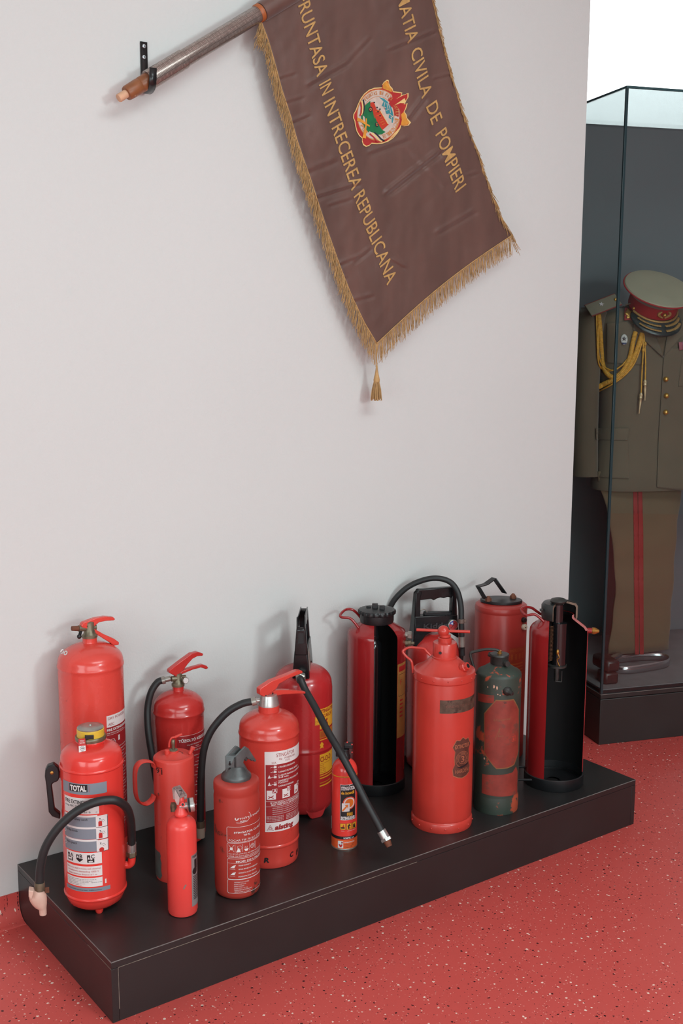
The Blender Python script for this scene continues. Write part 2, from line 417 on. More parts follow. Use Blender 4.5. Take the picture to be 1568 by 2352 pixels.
CRE = [((895, 440), (1002, 355), 9, .010), ((728, 452), (815, 425), 8, .007), ((900, 112), (990, 76), 7, .006), ((668, 282), (703, 268), 6, .006), ((945, 265), (970, 232), 8, .008),
       ((1010, 532), (1085, 488), 8, .005), ((783, 606), (822, 590), 6, .006), ((815, 600), (845, 575), 6, .006), ((715, 192), (792, 148), 8, .006), ((855, 350), (930, 322), 8, .006), ((800, 140), (845, 92), 7, .003),
       ((1000, 180), (1030, 172), 5, .004), ((690, 400), (760, 372), 10, .004), ((760, 470), (800, 458), 6, .004), ((905, 600), (925, 612), 7, .005), ((1078, 402), (1092, 398), 5, .004),
       ((640, 180), (672, 170), 6, .003), ((655, 235), (690, 225), 6, .003), ((805, 692), (850, 680), 7, .004), ((940, 350), (1010, 420), 12, .003), ((760, 660), (790, 640), 6, .003)]
def flag_disp(u, v):
    d = .006*noise.noise(Vector((u*.006, v*.004, 1.3)))+.0035*noise.noise(Vector((u*.016, v*.012, 4.1)))+.0012*noise.noise(Vector((u*.05, v*.04, 2.2)))
    for (x0, y0), (x1, y1), wd, am in CRE:
        wd *= .72; am *= 1.35
        dx, dy = x1-x0, y1-y0; l = math.hypot(dx, dy); ax_, ay_ = dx/l, dy/l
        s_ = (u-x0)*ax_+(v-y0)*ay_; q = -(u-x0)*ay_+(v-y0)*ax_
        e = 0 if 0 <= s_ <= l else min(abs(s_), abs(s_-l)); k = q/wd
        if abs(k) < 3.5 and e < 60: d += am*math.exp(-(e/(wd*1.6))**2)*(-k)*math.exp(-k*k)*1.3
    return d
def flag_pt(u, v, lay=0):
    return at_y(u, v, FY-flag_disp(u, v)-.0006*lay)
def flag_px(a, b):
    l = poly_at(FL, b); r = poly_at(FR, b)
    k = 14*math.sin(PI*a)*b**5
    return (l[0]+(r[0]-l[0])*a, l[1]+(r[1]-l[1])*a-k)
def flag_mat():
    m = mat('brown_satin_weave', S(99, 67, 58), .5, var=.26, vscale=5, bump=.12, bscale=500, sheen=.35, stretch=(2.2, 1, .5))
    return m
m_flag = flag_mat()
m_gold = mat('gold_thread', S(196, 150, 88), .6, var=.2, vscale=60, sheen=.3)
m_fringe = mat('gold_fringe', S(190, 148, 96), .65, var=.25, vscale=50)
fo = at_y(597, 30, FY)
flag = thing('flag_banner', fo, 'brown satin banner with gold lettering, emblem and gold fringe on the white wall', 'flag')
mb = MB(); NA, NB = 110, 210; vs = []
for j in range(NB+1):
    for i in range(NA+1):
        u, v = flag_px(i/NA, j/NB); vs.append(flag_pt(u, v)-fo)
mb.add(vs, [(j*(NA+1)+i, j*(NA+1)+i+1, (j+1)*(NA+1)+i+1, (j+1)*(NA+1)+i) for j in range(NB) for i in range(NA)])
cl = mb.build('cloth', m_flag, flag, sharp=0)
sol = cl.modifiers.new('solid', 'SOLIDIFY'); sol.thickness = .001; sol.offset = 0
ff = lambda u, v, lay: flag_pt(u, v, 3.5+lay)-fo
for wd, p0, p1, u0 in (('FRUNTASA', (680, -4), (728, 178), (26, -14)), ('IN', (732, 195), (740, 221), (26, -15)), ('INTRECEREA', (742.5, 236), (807.5, 439), (25, -15)),
                       ('REPUBLICANA', (812, 452), (889, 656), (23, -19)), ('FORMATIA', (893, -78), (936.5, 101), (25, -13)), ('CIVILA', (942, 119), (969, 228), (24, -16)),
                       ('DE', (978, 246), (992, 288), (24, -17)), ('POMPIERI', (999.5, 310), (1046.5, 443), (24, -19))):
    pr = Print(ff); pr.text(wd, p0, p1, u0, m_gold, 1, bold=.006, fine=4); pr.build('lettering', flag)
# emblem, drawn in its own coordinates on the cloth
e_ = lambda x, y: (780+x/7.127, 150+y/7.127)
m_eR = mat('emblem_red', S(178, 40, 38), .6, var=.1, vscale=40); m_eO = mat('emblem_orange', S(222, 148, 52), .6, var=.2, vscale=60)
m_eW = mat('emblem_white', S(206, 186, 174), .7, var=.12, vscale=60); m_eG = mat('emblem_green', S(18, 112, 66), .6, var=.2, vscale=60)
m_eT = mat('emblem_teal', S(54, 140, 150), .6, var=.2, vscale=60); m_eB = mat('emblem_navy', S(34, 30, 44), .6); m_eY = mat('emblem_cream', S(232, 196, 128), .6)
m_eTr = mat('emblem_truck_red', S(196, 56, 34), .6); m_eLt = mat('emblem_letter', S(200, 128, 72), .6)
pr = Print(ff); E_ = lambda pts: [e_(*p) for p in pts]
outline = [(228, 800), (262, 740), (300, 640), (345, 545), (400, 470), (480, 405), (570, 372), (690, 365), (695, 320), (720, 280), (770, 240), (800, 250), (805, 300), (825, 345), (860, 380), (875, 430), (960, 440), (1020, 450), (1005, 490), (1060, 480),
           (1120, 455), (1120, 520), (1085, 580), (1060, 635), (1105, 625), (1085, 700), (1055, 760), (1090, 810), (1095, 860), (1160, 935), (1120, 985), (1050, 995), (1000, 985), (985, 1040), (940, 1110), (870, 1190), (790, 1245), (700, 1275), (600, 1285), (520, 1278), (480, 1315), (430, 1330), (385, 1300),
           (365, 1240), (370, 1195), (320, 1150), (280, 1080), (255, 980), (245, 910), (222, 860)]
cx_, cy_ = 640, 820
pr.poly(E_([(cx_+(x-cx_)*1.012, cy_+(y-cy_)*1.012) for x, y in outline]), m_eY, 1)
pr.poly(E_([(cx_+(x-cx_)*.975, cy_+(y-cy_)*.975) for x, y in outline]), m_eR, 1.6)
pr.poly(E_([(700, 375), (712, 300), (770, 255), (795, 300), (815, 350), (850, 390), (850, 440), (800, 420)]), m_eO, 2.2)
pr.poly(E_([(1005, 800), (1045, 765), (1080, 815), (1085, 870), (1140, 935), (1100, 975), (1040, 985), (1000, 975), (1015, 900)]), m_eO, 2.2)
ec = e_(635, 815)
def ell(rx, ry, n=40, cx=635, cy=815): return [e_(cx+rx*math.cos(2*PI*k/n), cy+ry*math.sin(2*PI*k/n)) for k in range(n)]
pr.poly(ell(355, 425), m_eLt, 2.6); pr.poly(ell(342, 412), m_eW, 3.0); pr.poly(ell(262, 322, 40, 632, 828), m_eLt, 3.4); pr.poly(ell(254, 314, 40, 632, 828), m_eW, 3.8)
pr.poly(E_([(640, 520), (720, 545), (790, 600), (840, 680), (868, 770), (880, 860), (868, 940), (845, 940), (850, 890), (800, 860), (810, 800), (760, 790), (740, 690), (690, 660), (720, 590)]), m_eT, 4.2)
pr.poly(E_([(500, 580), (500, 650), (560, 800), (610, 930), (700, 1060), (750, 1090), (690, 1130), (600, 1140), (520, 1110), (450, 1090), (400, 1020), (360, 930), (350, 830), (385, 720), (420, 650)]), m_eG, 4.2)
pr.poly(E_([(500, 610), (560, 600), (600, 720), (660, 740), (800, 970), (700, 1060), (650, 990), (600, 910), (560, 850), (545, 760), (500, 660)]), m_eTr, 4.8)
pr.line(E_([(665, 745), (790, 960)]), 1.6, m_eY, 5.4); pr.line(E_([(580, 760), (640, 740), (670, 800), (600, 830)]), .6, m_eO, 5.4)
for a, b in (((640, 860), (690, 840)), ((655, 900), (705, 875)), ((670, 935), (725, 910)), ((690, 975), (745, 945))): pr.line(E_([a, b]), .7, m_eO, 5.4)
for x, y in ((505, 720), (612, 965)):
    c = e_(x, y); pr.disc(c[0], c[1], 4.6, m_eB, 5.4, rb=6); pr.disc(c[0], c[1], 2.6, m_eLt, 5.8, rb=3.6); pr.disc(c[0], c[1], 1.4, m_eB, 6.2)
for x, y in ((565, 608), (612, 690), (658, 718), (626, 760), (660, 825)): c = e_(x, y); pr.disc(c[0], c[1], 1.8, m_eB, 5.6, 10)
for pts in ([(740, 600), (720, 700), (760, 690)], [(770, 620), (790, 720)], [(790, 610), (820, 700), (830, 780)], [(800, 790), (870, 840), (830, 850)], [(760, 740), (800, 720)]): pr.line(E_(pts), 1.3, m_eW, 4.8)
pr.poly(E_([(290, 855), (360, 880), (430, 945), (495, 985), (490, 1005), (420, 975), (350, 930), (280, 910)]), m_eO, 5.6)
pr.poly(E_([(425, 870), (445, 870), (440, 1000), (430, 1100), (430, 1200), (370, 1185), (395, 1080), (420, 980)]), m_eO, 5.2)
for k, mm in enumerate((m_eB, m_eY, m_eR)):
    pr.line(E_([(385-k*22, 560+k*22), (400-k*22, 650+k*22), (398-k*24, 730+k*26), (375-k*22, 800+k*14)]), 3.2, mm, 5+k*.2)
    pr.line(E_([(560-k*36, 1095+k*12), (620-k*36, 1145+k*12), (680-k*36, 1210+k*16), (735-k*40, 1240+k*8)]), 3.4, mm, 5+k*.2)
def arc_text(txt, a0, a1, rx, ry, h, m, lay):
    n = len(txt)
    for i, ch in enumerate(txt):
        if ch == ' ': continue
        q0 = a0+(a1-a0)*(i+.08)/n; q1 = a0+(a1-a0)*(i+.92)/n; qm = (q0+q1)/2
        P0 = e_(635+rx*math.cos(q0), 815+ry*math.sin(q0)); P1 = e_(635+rx*math.cos(q1), 815+ry*math.sin(q1))
        pr.text(ch, P0, P1, (h*math.cos(qm), h*math.sin(qm)), m, lay, .02)
arc_text('FRUNTAS IN PAZA CONTRA INCENDIILOR', math.radians(-138), math.radians(78), 275, 338, 8.2, m_eLt, 4.6)
arc_text('PCI', math.radians(155), math.radians(128), 330, 395, -7, m_eLt, 4.6)
pr.build('emblem', flag, 'round embroidered emblem with red flames and a small red fire engine')
# fringe
def strands(lst, rad=.00085, seg=3):
    mb = MB()
    for pts in lst: mb.tube(pts, [rad]*(len(pts)-1)+[rad*.7], seg, cap=False)
    return mb
lst = []
def strand(u, v, du, dv, wob=2.0, lift=0.004):
    y0 = FY-flag_disp(u, v); ph = random.uniform(-1, 1); out = []
    for k in range(5):
        t = k/4
        out.append(at_y(u+du*t+wob*ph*math.sin(t*PI*random.uniform(.8, 1.4)), v+dv*t, y0-lift*ph*t-.002*random.random())-fo)
    lst.append(out)
n = 620
for i in range(n):
    t = i/n; u, v = poly_at(FL, .03+.97*t); L_ = random.uniform(38, 56)*(1 if t > .1 else .8)
    strand(u+1, v, random.uniform(-9, -1)-3*(1-t), L_, 2.5)
for i in range(34): strand(602+random.uniform(-2, 3), 62+random.uniform(-6, 16), random.uniform(-22, -4), random.uniform(30, 44), 3)
n = 330
for i in range(n):
    u, v = flag_px(i/n, 1); strand(u, v-1, random.uniform(-4, 5), random.uniform(40, 53)-6*(i/n), 2.5)
n = 420
for i in range(n):
    t = i/n; u, v = poly_at(FR, .02+.98*t)
    big = .45+.75*max(0, (t-.72)/.28)+.35*(.5+.5*math.sin(t*47))
    strand(u-1, v, random.uniform(4, 13)*big+6, random.uniform(26, 44)*(.6+.4*big), 2.0, .006)
fr_ = strands(lst).build('fringe', m_fringe, flag, 'gold thread fringe', sharp=0); fr_['kind'] = 'stuff'
pts = [flag_pt(*poly_at(FL, t/60), 3)-fo for t in range(61)]
MB().tube(pts, .0016, 6).build('braid', m_fringe, flag, sharp=0)
pts = [flag_pt(*flag_px(t/60, 1), 3)-fo for t in range(61)]
MB().tube(pts, .0016, 6).build('braid', m_fringe, flag, sharp=0)
# tassel hanging at the lowest corner
ta = at_y(865, 838, FY); kpx = (at_y(866, 838, FY)-ta).length
tz = lambda v: at_y(865, v, FY).z-ta.z
tas = MB().lathe([(.0008, tz(836)), (.0026, tz(840)), (.0035, tz(848)), (.006, tz(860)), (.0085, tz(868)), (.0098, tz(872)), (.0092, tz(878))], ta-fo, 16)
to = tas.build('tassel', m_fringe, flag, 'gold tassel')
lst = []
for i in range(110):
    a = random.uniform(0, 2*PI); q = math.sqrt(random.random()); r0 = .0085*q; r1 = .0225*q*random.uniform(.85, 1.05)
    L_ = tz(random.uniform(915, 921))
    lst.append([ta-fo+Vector((r0*math.cos(a), .7*r0*math.sin(a), tz(874))), ta-fo+Vector(((r0*.35+r1*.6)*math.cos(a), .7*(r0*.35+r1*.6)*math.sin(a), tz(895))), ta-fo+Vector((r1*.92*math.cos(a), .7*r1*math.sin(a), L_))])
o = strands(lst, .0011, 4).build('tassel_thread', m_fringe, to, sharp=0); o['kind'] = 'stuff'
MB().tube([flag_pt(865, 789, 1)-fo, at_y(865, 815, FY)-fo, ta-fo], .0012, 6).build('tassel_cord', m_fringe, to)
# pole
m_brown = mat('varnished_brown_wood', S(140, 84, 50), .4, var=.35, vscale=20, wear=.36, wcol=S(196, 150, 116), wscale=30)
m_raw = mat('raw_wood', S(214, 166, 134), .7, var=.2, vscale=30)
def engraved(name):
    m = mat(name, S(150, 138, 130), .26, metal=.6, var=.25, vscale=20)
    nt = m.node_tree; N = nt.nodes; L = nt.links; b = N['Principled BSDF']; tc = N.new('ShaderNodeTexCoord')
    br = N.new('ShaderNodeTexBrick'); br.inputs['Scale'].default_value = 1; br.inputs['Brick Width'].default_value = .0042; br.inputs['Row Height'].default_value = .0105
    br.inputs['Mortar Size'].default_value = .0007; br.inputs['Color1'].default_value = S(182, 168, 160); br.inputs['Color2'].default_value = S(158, 144, 137); br.inputs['Mortar'].default_value = S(128, 113, 107)
    L.new(tc.outputs['UV'], br.inputs['Vector']); L.new(br.outputs[0], b.inputs['Base Color'])
    return m
P0 = at_y(272, 226, -.066); P1 = at_y(590, 33, -.066); ax = (P1-P0).normalized(); LN = (P1-P0).length
pole = thing('flagpole', P0, 'slanting flagpole of engraved metal sleeves with a brown wooden end', 'flagpole')
fr3 = frame_of(ax); K = LN/math.hypot(318, 193)
d_ = lambda u: (u-272)/318*LN
MB().lathe([(.0095, 0), (.0105, .002), (.0105, d_(300))], (0, 0, 0), 20, fr3).build('tip', m_raw, pole, 'pale turned wooden tip')
MB().lathe([(.017, d_(289)), (.0185, d_(291)), (.019, d_(300)), (.0195, d_(316)), (.018, d_(318)), (.0195, d_(320)), (.0205, d_(345))], (0, 0, 0), 24, fr3).build('wooden_end', m_brown, pole, 'chipped brown wooden end')
def sleeve(prof, name, lab):
    mb = MB().lathe(prof, (0, 0, 0), 32, fr3)
    o = mb.build(name, engraved('engraved_metal'), pole, lab)
    uv = o.data.uv_layers.new(name='UVMap')
    for p in o.data.polygons:
        an = []
        for li in p.loop_indices:
            q = o.data.vertices[o.data.loops[li].vertex_index].co; an.append(math.atan2(q.dot(fr3[1]), q.dot(fr3[0])))
        for li, a in zip(p.loop_indices, an):
            q = o.data.vertices[o.data.loops[li].vertex_index].co
            if max(an)-min(an) > PI and a < 0: a += 2*PI
            uv.data[li].uv = (q.dot(ax), a*.021)
    return o
sleeve([(.019, d_(336)), (.0245, d_(336)), (.025, d_(338)), (.025, d_(415)), (.0235, d_(416))], 'metal_sleeve', 'thicker metal sleeve near the bracket')
sleeve([(.0225, d_(412)), (.0222, d_(590)), (.021, d_(591))], 'metal_sleeve', 'long engraved metal sleeve')
MB().lathe([(.0225, d_(590)), (.0245, d_(592)), (.0245, d_(598)), (.022, d_(599))], (0, 0, 0), 32, fr3).build('collar', mat('brown_collar', S(168, 92, 48), .45), pole)
MB().lathe([(.021, d_(597)), (.021, d_(1030))], (0, 0, 0), 24, fr3).build('shaft', m_brown, pole)
MB().lathe([(.0245, d_(600)), (.0262, d_(604)), (.0262, d_(965)), (.024, d_(968))], P0-fo, 28, fr3).build('pole_sleeve', m_flag, flag, 'cloth sleeve wrapped round the pole')
# bracket
m_bl = mat('black_painted_steel', S(26, 27, 28), .35, coat=.2)
bz = at_y(330, 96, -.004); bx = bz.x
br = thing('pole_bracket', (bx, 0, bz.z), 'black steel wall bracket hooked under the lower end of the flagpole', 'bracket')
hb = at_y(340, 182, -.066)
bwid = .0095; strap = []
low = hb.z-bz.z
strapp = [(-.003, 0.0), (-.003, low-.008)]+[(-.003-.093*(.5-.5*math.cos(a*PI/10)), low-.008-.021*math.sin(a*PI/10)) for a in range(1, 10)]+[(-.0965, low-.004), (-.099, low+.022)]
off = Vector((.0, 0, 0)); vs = []
mb = MB()
drift = at_y(352, 165, -.100).x-bx
def sx(i): return drift*min(1, max(0, (i-1)/9))
for i, (y, z) in enumerate(strapp):
    for w_ in (-bwid, bwid): vs.append((sx(i)+w_, y, z))
for i in range(len(strapp)-1): mb.f.append((2*i, 2*i+1, 2*i+3, 2*i+2)); mb.m.append(0); mb.sm.append(True)
mb.v = [Vector(v) for v in vs]
st = mb.build('strap', m_bl, br); so = st.modifiers.new('s', 'SOLIDIFY'); so.thickness = .004; so.offset = 0
m_scr = mat('zinc_screw', S(190, 192, 196), .35, metal=.8)
for v in (106, 131):
    q = at_y(331, v, -.006)
    s_ = MB().lathe([(.0052, 0), (.0052, .0008), (.004, .0022), (.0015, .0026)], (q.x-bx, -.005, q.z-bz.z), 16, (Vector((1, 0, 0)), Vector((0, 0, 1)), Vector((0, -1, 0)))).build('screw', m_scr, br)
    MB().obox((q.x-bx, -.0077, q.z-bz.z), (.0028, 0, 0), (0, .0003, 0), (0, 0, .0006)).obox((q.x-bx, -.0077, q.z-bz.z), (.0006, 0, 0), (0, .0003, 0), (0, 0, .0028)).build('cross_slot', m_bl, s_)

# ================================================================== FIRE EXTINGUISHERS
GRP = 'fire extinguishers on the black plinth'
class Ext:
    def __init__(s, x, y, r, name, label):
        s.x, s.y, s.r = x, y, r; s.o = Vector((x, y, H)); s.root = thing(name, (x, y, H), label, 'fire extinguisher', GRP)
        d = Vector((x-CAM.x, y-CAM.y)); s.n = Vector((d.x, d.y, 0)).normalized(); s.e = Vector((s.n.y, -s.n.x, 0)); s.a0 = math.atan2(-s.n.y, -s.n.x)
    def az(s, v): return z_on(s.x, s.y, v)-H                                   # height on the axis
    def fz(s, v, rho): return z_on(s.x-s.n.x*rho, s.y-s.n.y*rho, v)-H         # height on the near side at radius rho
    def pl(s, u, v, dy=0.0): p = at_y(u, v, s.y+dy)-s.o; return p               # in a plane parallel to the wall
    def fc(s, u, v, off=0.0): return at_plane(u, v, s.o-s.n*off, s.n)-s.o       # in a plane facing the visitor
    def cy(s, u, v, r=None):
        r = r or s.r; d = ray(u, v); ox, oy = CAM.x-s.x, CAM.y-s.y
        a = d.x**2+d.y**2; b = 2*(ox*d.x+oy*d.y); c = ox*ox+oy*oy-r*r; D = b*b-4*a*c
        t = (-b-math.sqrt(max(D, 0)))/(2*a); P = CAM+d*t-s.o
        q = (math.atan2(P.y, P.x)-s.a0+PI) % (2*PI)-PI; return (q*r, P.z)
    def on(s, a, z, r=None, lift=0.0):
        r = r or s.r; q = s.a0+a; return Vector(((r+lift)*math.cos(q), (r+lift)*math.sin(q), z))
    def pr(s, r=None, step=.005):
        r = r or s.r; return Print(lambda a, b, lay: s.on(a/r, b, r, .00025+.00022*lay), step)
    def body(s, prof, m, name='body', label=None, seg=64, sharp=38): return MB().lathe(prof, (0, 0, 0), seg).build(name, m, s.root, label, sharp=sharp)
    def part(s, mb, name, m, label=None, bevel=0, parent=None, sharp=38): return mb.build(name, m, parent or s.root, label, bevel, sharp)
    def hose(s, pts, r=.0105, m=None, n=8): return s.part(MB().tube(spline(pts, n), r, 14), 'hose', m or m_hose)
    def lever(s, poly, t, m, name='lever', dy=0.0, dirn=None, bev=.002):
        pts = [s.pl(u, v, dy) for u, v in poly]; return s.part(MB().prism(pts, (0, 1, 0), t), name, m, bevel=bev)
FILL = ('PULL OUT SAFETY PIN', 'AIM AT BASE OF FIRE', 'SQUEEZE HANDLE', 'SERVICE YEARLY', 'PRESSURE 15 BAR', 'WEIGHT 12 KG')
FILL2 = ('Rántsa ki a biztosítót', 'Irányítsa a tűz tövére', 'Nyomja le a kart', 'Ellenőrzés évente')
X, Y, Z = Vector((1, 0, 0)), Vector((0, 1, 0)), Vector((0, 0, 1))
def cyl_between(mb, a, b, r0, r1=None, seg=20, mi=0):
    a, b = Vector(a), Vector(b); ax = b-a; return mb.lathe([(r0, 0), (r1 if r1 is not None else r0, ax.length)], a, seg, frame_of(ax), mi)
def red(name, r, g, b, rough=.3, wear=.0, wcol=S(70, 40, 34), wscale=22, coat=.3, var=.07):
    return mat(name, S(r, g, b), rough, var=var, vscale=7, wear=wear, wcol=wcol, wscale=wscale, coat=coat)
m_hose = mat('black_rubber_hose', S(34, 35, 36), .5, var=.1, vscale=60)
m_blk = mat('black_plastic', S(24, 24, 26), .38, var=.08, vscale=30)
m_blkint = mat('matt_black_interior', S(9, 9, 10), .7, spec=.25)
m_zinc = mat('zinc_metal', S(168, 164, 156), .35, metal=.7, var=.2, vscale=50)
m_alu = mat('bright_aluminium', S(200, 198, 194), .3, metal=.75, var=.15, vscale=50)
m_dull = mat('dull_grey_brass', S(128, 118, 98), .42, metal=.6, var=.25, vscale=60)
m_brass = mat('brass', S(180, 128, 62), .3, metal=.75, var=.2, vscale=60)
m_rust = mat('rusty_bolt', S(110, 62, 42), .75, var=.35, vscale=90)
m_pw = mat('print_white', S(222, 214, 212), .45); m_pk = mat('print_black', S(28, 26, 28), .45); m_pg = mat('print_grey', S(128, 134, 144), .42)
m_py = mat('print_yellow', S(226, 162, 44), .45); m_prd = mat('print_red', S(190, 44, 42), .42); m_pdr = mat('print_dark_red', S(150, 34, 38), .42)
m_dial = mat('gauge_dial', S(216, 210, 208), .3)

# ------------------------------------------------ tall dry powder extinguisher, back left
e = Ext(.178, -.114, .084, 'fire_extinguisher', 'tall glossy red dry powder extinguisher without hose at the far left by the wall')
mr1 = red('red_paint_gloss', 220, 72, 62, .26, wear=.335, wcol=S(120, 40, 34), wscale=16)
bd1 = MB().lathe([(.0, .006), (.07, .004), (.08, .012), (.084, .028)]+[(.084, .06), (.084, .3), (.084, .54)]+bead(.0842, .553, .006, .002)+dome(.084, .566, .047, .019, 1.75, 14)+[(.0185, .614), (.0185, .626)], (0, 0, 0), 64); e.part(bd1, 'body', mr1)
q = MB().lathe([(.020, .624), (.0205, .630), (.016, .634), (.013, .645), (.0125, .664), (.008, .668)], seg=24)
cyl_between(q, (-.030, 0, .652), (.018, 0, .648), .0085, .0075); e.part(q, 'valve', m_dull)
q = MB(); cyl_between(q, (-.048, 0, .655), (-.028, 0, .652), .006, .007); e.part(q, 'outlet_stub', m_rust, 'rusty brown outlet stub')
q = MB().sphere(e.pl(182, 1462, -.012), .0062, 12, 8); cyl_between(q, e.pl(182, 1462, -.012), e.pl(186, 1448, 0), .004); e.part(q, 'safety_cap', m_blk)
e.lever([(184, 1437), (188, 1429), (215, 1419), (238, 1415), (257, 1416), (262, 1421), (258, 1424), (240, 1425), (225, 1428), (218, 1434), (210, 1441), (203, 1445), (186, 1440)], .017, mr1, 'squeeze_lever')
e.lever([(202, 1440), (213, 1442), (235, 1455), (260, 1466), (271, 1474), (270, 1480), (258, 1482), (250, 1475), (228, 1461), (207, 1450), (200, 1446)], .016, mr1, 'carry_handle')
q = MB()
for u, v in ((198, 1437), (207, 1440)): p = e.pl(u, v); cyl_between(q, p+Y*.0095, p-Y*.0097, .0022)
e.part(q, 'rivet', m_rust)
p = e.pr(); a0, z0 = e.cy(245, 1672); _, z1 = e.cy(245, 1645); a1 = .135
p.rect(a0, a1, z0, z1, m_pw, 1); p.t('DRY POWDER', a0+.004, z1-.0115, .0068, m_pdr, lay=2); p.t('ABC', a0+.004, z0+.004, .0068, m_pdr, lay=2)
zb = z0-.0105; p.rect(a0-.001, a1, .08, z0-.0005, m_pdr, .5)
p.t('FIRE EXTINGUISHER', a0, zb, .0062, m_pw, bold=.03); p.t('FIRE TEST RATING 43A 183B', a0, zb-.0075, .0034, m_pw); p.rect(a0, a1, zb-.011, zb-.0104, m_pw)
p.ring(a0+.016, zb-.032, .0095, .0105, m_pw, 2, 6); p.t('NEVA', a0+.010, zb-.030, .0034, m_pw); p.t('-CE-', a0+.011, zb-.037, .0034, m_pw)
p.rect(a0+.036, a0+.042, zb-.032, zb-.018, m_pw, 2)
for k in range(26):
    zz = zb-.05-k*.0085; p.t(FILL[k % 6], a0+.022+.004*((k*7) % 3), zz, .0026, m_pw, a0+.085-.008*((k*5) % 4), 2)
p.build('label', e.root, 'dark red printed label with a white panel')
bt0 = BVHTree.FromPolygons([tuple(v) for v in bd1.v], bd1.f)
def on_body(u, v, lay):
    d = ray(u, v).normalized(); h = bt0.ray_cast(CAM-e.o, d); return (h[0] if h[0] is not None else e.fc(u, v))-d*.0012
Print(on_body, 4).text('00', (137, 1499), (152, 1506), (4.5, -9), m_pw, 1, .03, fine=3).build('stencil', e.root, 'white stencilled numerals')

# ------------------------------------------------ second powder extinguisher, back
e = Ext(.429, -.119, .0695, 'fire_extinguisher', 'red powder extinguisher with raised lever and black hose behind the loop-handled can')
mr3 = red('red_paint_deep', 190, 50, 46, .26)
e.body([(0, .006), (.058, .004), (.067, .012), (.0695, .026), (.0695, .36)]+bead(.0696, .378, .005, .002)+dome(.0695, .392, .044, .016, 1.85, 12)+[(.0155, .437), (.0155, .449)], mr3)
q = MB().lathe([(.0175, .447), (.018, .453), (.014, .457), (.0115, .464), (.0115, .482), (.006, .485)], seg=24)
cyl_between(q, (-.02, 0, .470), (.02, -.006, .468), .0075); e.part(q, 'valve', m_dull)
hz = [e.fc(377, 1562, .0), e.fc(362, 1567, .0), e.fc(347, 1590, .005), e.fc(339, 1625, .01), e.fc(339, 1662, .02), e.fc(343, 1700, .03), e.fc(351, 1747, .04), e.fc(360, 1800, .045), e.fc(366, 1838, .045)]
e.hose(hz, .0095)
q = MB(); cyl_between(q, e.fc(379, 1561), e.fc(372, 1563), .0108); cyl_between(q, e.fc(392, 1558), e.fc(378, 1561), .0075); e.part(q, 'ferrule', m_zinc)
g = e.fc(426, 1563, .018); ax = (CAM-(e.o+g)); ax.z = 0; ax.normalize(); ax = (ax+X*.5).normalized()
q = MB().lathe([(.006, -.018), (.0075, -.006), (.009, -.004), (.009, .002), (.0078, .0028)], g, 20, frame_of(ax)); go = e.part(q, 'gauge', m_zinc)
e.part(MB().lathe([(.0076, 0), (.0001, .0002)], g+ax*.003, 20, frame_of(ax)), 'dial', m_dial, parent=go)
e.lever([(385.5, 1538), (410, 1519), (436, 1500), (451, 1496), (464, 1500), (462, 1505), (450, 1506), (439, 1512), (428, 1524), (418, 1538), (402, 1553), (386, 1544)], .017, mr3, 'squeeze_lever')
e.lever([(414, 1540), (440, 1531), (462, 1525), (472, 1528), (476, 1533), (471, 1536), (459, 1532), (440, 1537), (416, 1547), (404, 1552)], .015, mr3, 'carry_handle')
p = e.pr(); a0, z0 = e.cy(411, 1700); a1 = .104
zt = e.cy(418, 1692)[1]; p.rect(a0, a1, zt+.0005, zt+.0012, m_pw); p.rect(a0-.006, a1, .05, zt-.001, m_pdr, .4)
p.t('TŰZOLTÓ KÉSZÜLÉK', e.cy(410, 1704)[0], e.cy(412, 1706)[1], .0072, m_pw, bold=.03)
zb = e.cy(430, 1712)[1]; p.t('6 kg ABC PORRAL OLTÓ', e.cy(429, 1710)[0], zb-.001, .0034, m_pw); p.t('144 B', e.cy(449, 1713)[0], zb-.008, .0034, m_pw); p.rect(e.cy(441, 1716)[0], a1, zb-.012, zb-.0114, m_pw)
p.t('A tűz oltására', e.cy(446, 1726)[0], zb-.02, .004, m_pw)
for k in range(18): p.t(FILL2[k % 4], e.cy(446, 1740)[0]+.004*((k*5) % 3), zb-.034-k*.0095, .0026, m_pw, .09-.006*((k*7) % 3), 2)
p.build('label', e.root, 'dark red printed label with white lettering')

# ------------------------------------------------ pressure knob extinguisher, front left
e = Ext(.084, -.319, .075, 'fire_extinguisher', 'bright red extinguisher with grey striped label, yellow collar and looping hose, far left')
mr2 = red('red_paint_bright', 228, 62, 54, .24)
zb0 = e.fz(1777, .075); zsh = zb0+.012; zn = e.fz(1716, .034)
e.body([(.0, .004), (.03, .005), (.052, .010), (.066, .021), (.0735, .038)]+bead(.0745, .046, .004, .0026)+[(.075, .054), (.075, zb0-.02)]+bead(.0752, zb0, .004, .0026)+dome(.075, zsh, zn-zsh, .032, 2.6, 12)+[(.033, zn), (.036, zn+.006), (.034, zn+.012)], mr2)
for k in range(3):
    a = e.a0+.15+k*2*PI/3; c = Vector((.046*math.cos(a), .046*math.sin(a), 0)); e.part(MB().lathe([(.007, 0), (.009, .003), (.011, .012)], c, 14), 'foot_stud', mr2)
zk = zn+.012; z2 = e.fz(1700, .036); z3 = e.fz(1683, .03)
e.part(MB().lathe([(.036, zk-.004), (.0375, zk), (.0375, z2-.002), (.0365, z2), (.03, z2)], seg=40), 'cap_ring', m_dull, 'dull metal cap ring')
q = MB().lathe([(.033, z2-.002), (.0328, z3), (.030, z3+.003)], seg=40); e.part(q, 'safety_collar', mat('yellow_plastic', S(222, 180, 60), .4))
p = e.fc(205, 1693, .0325); e.part(MB().obox(p, e.e*.0105, e.n*.0035, Z*.0052), 'collar_notch', m_blk, bevel=.001)
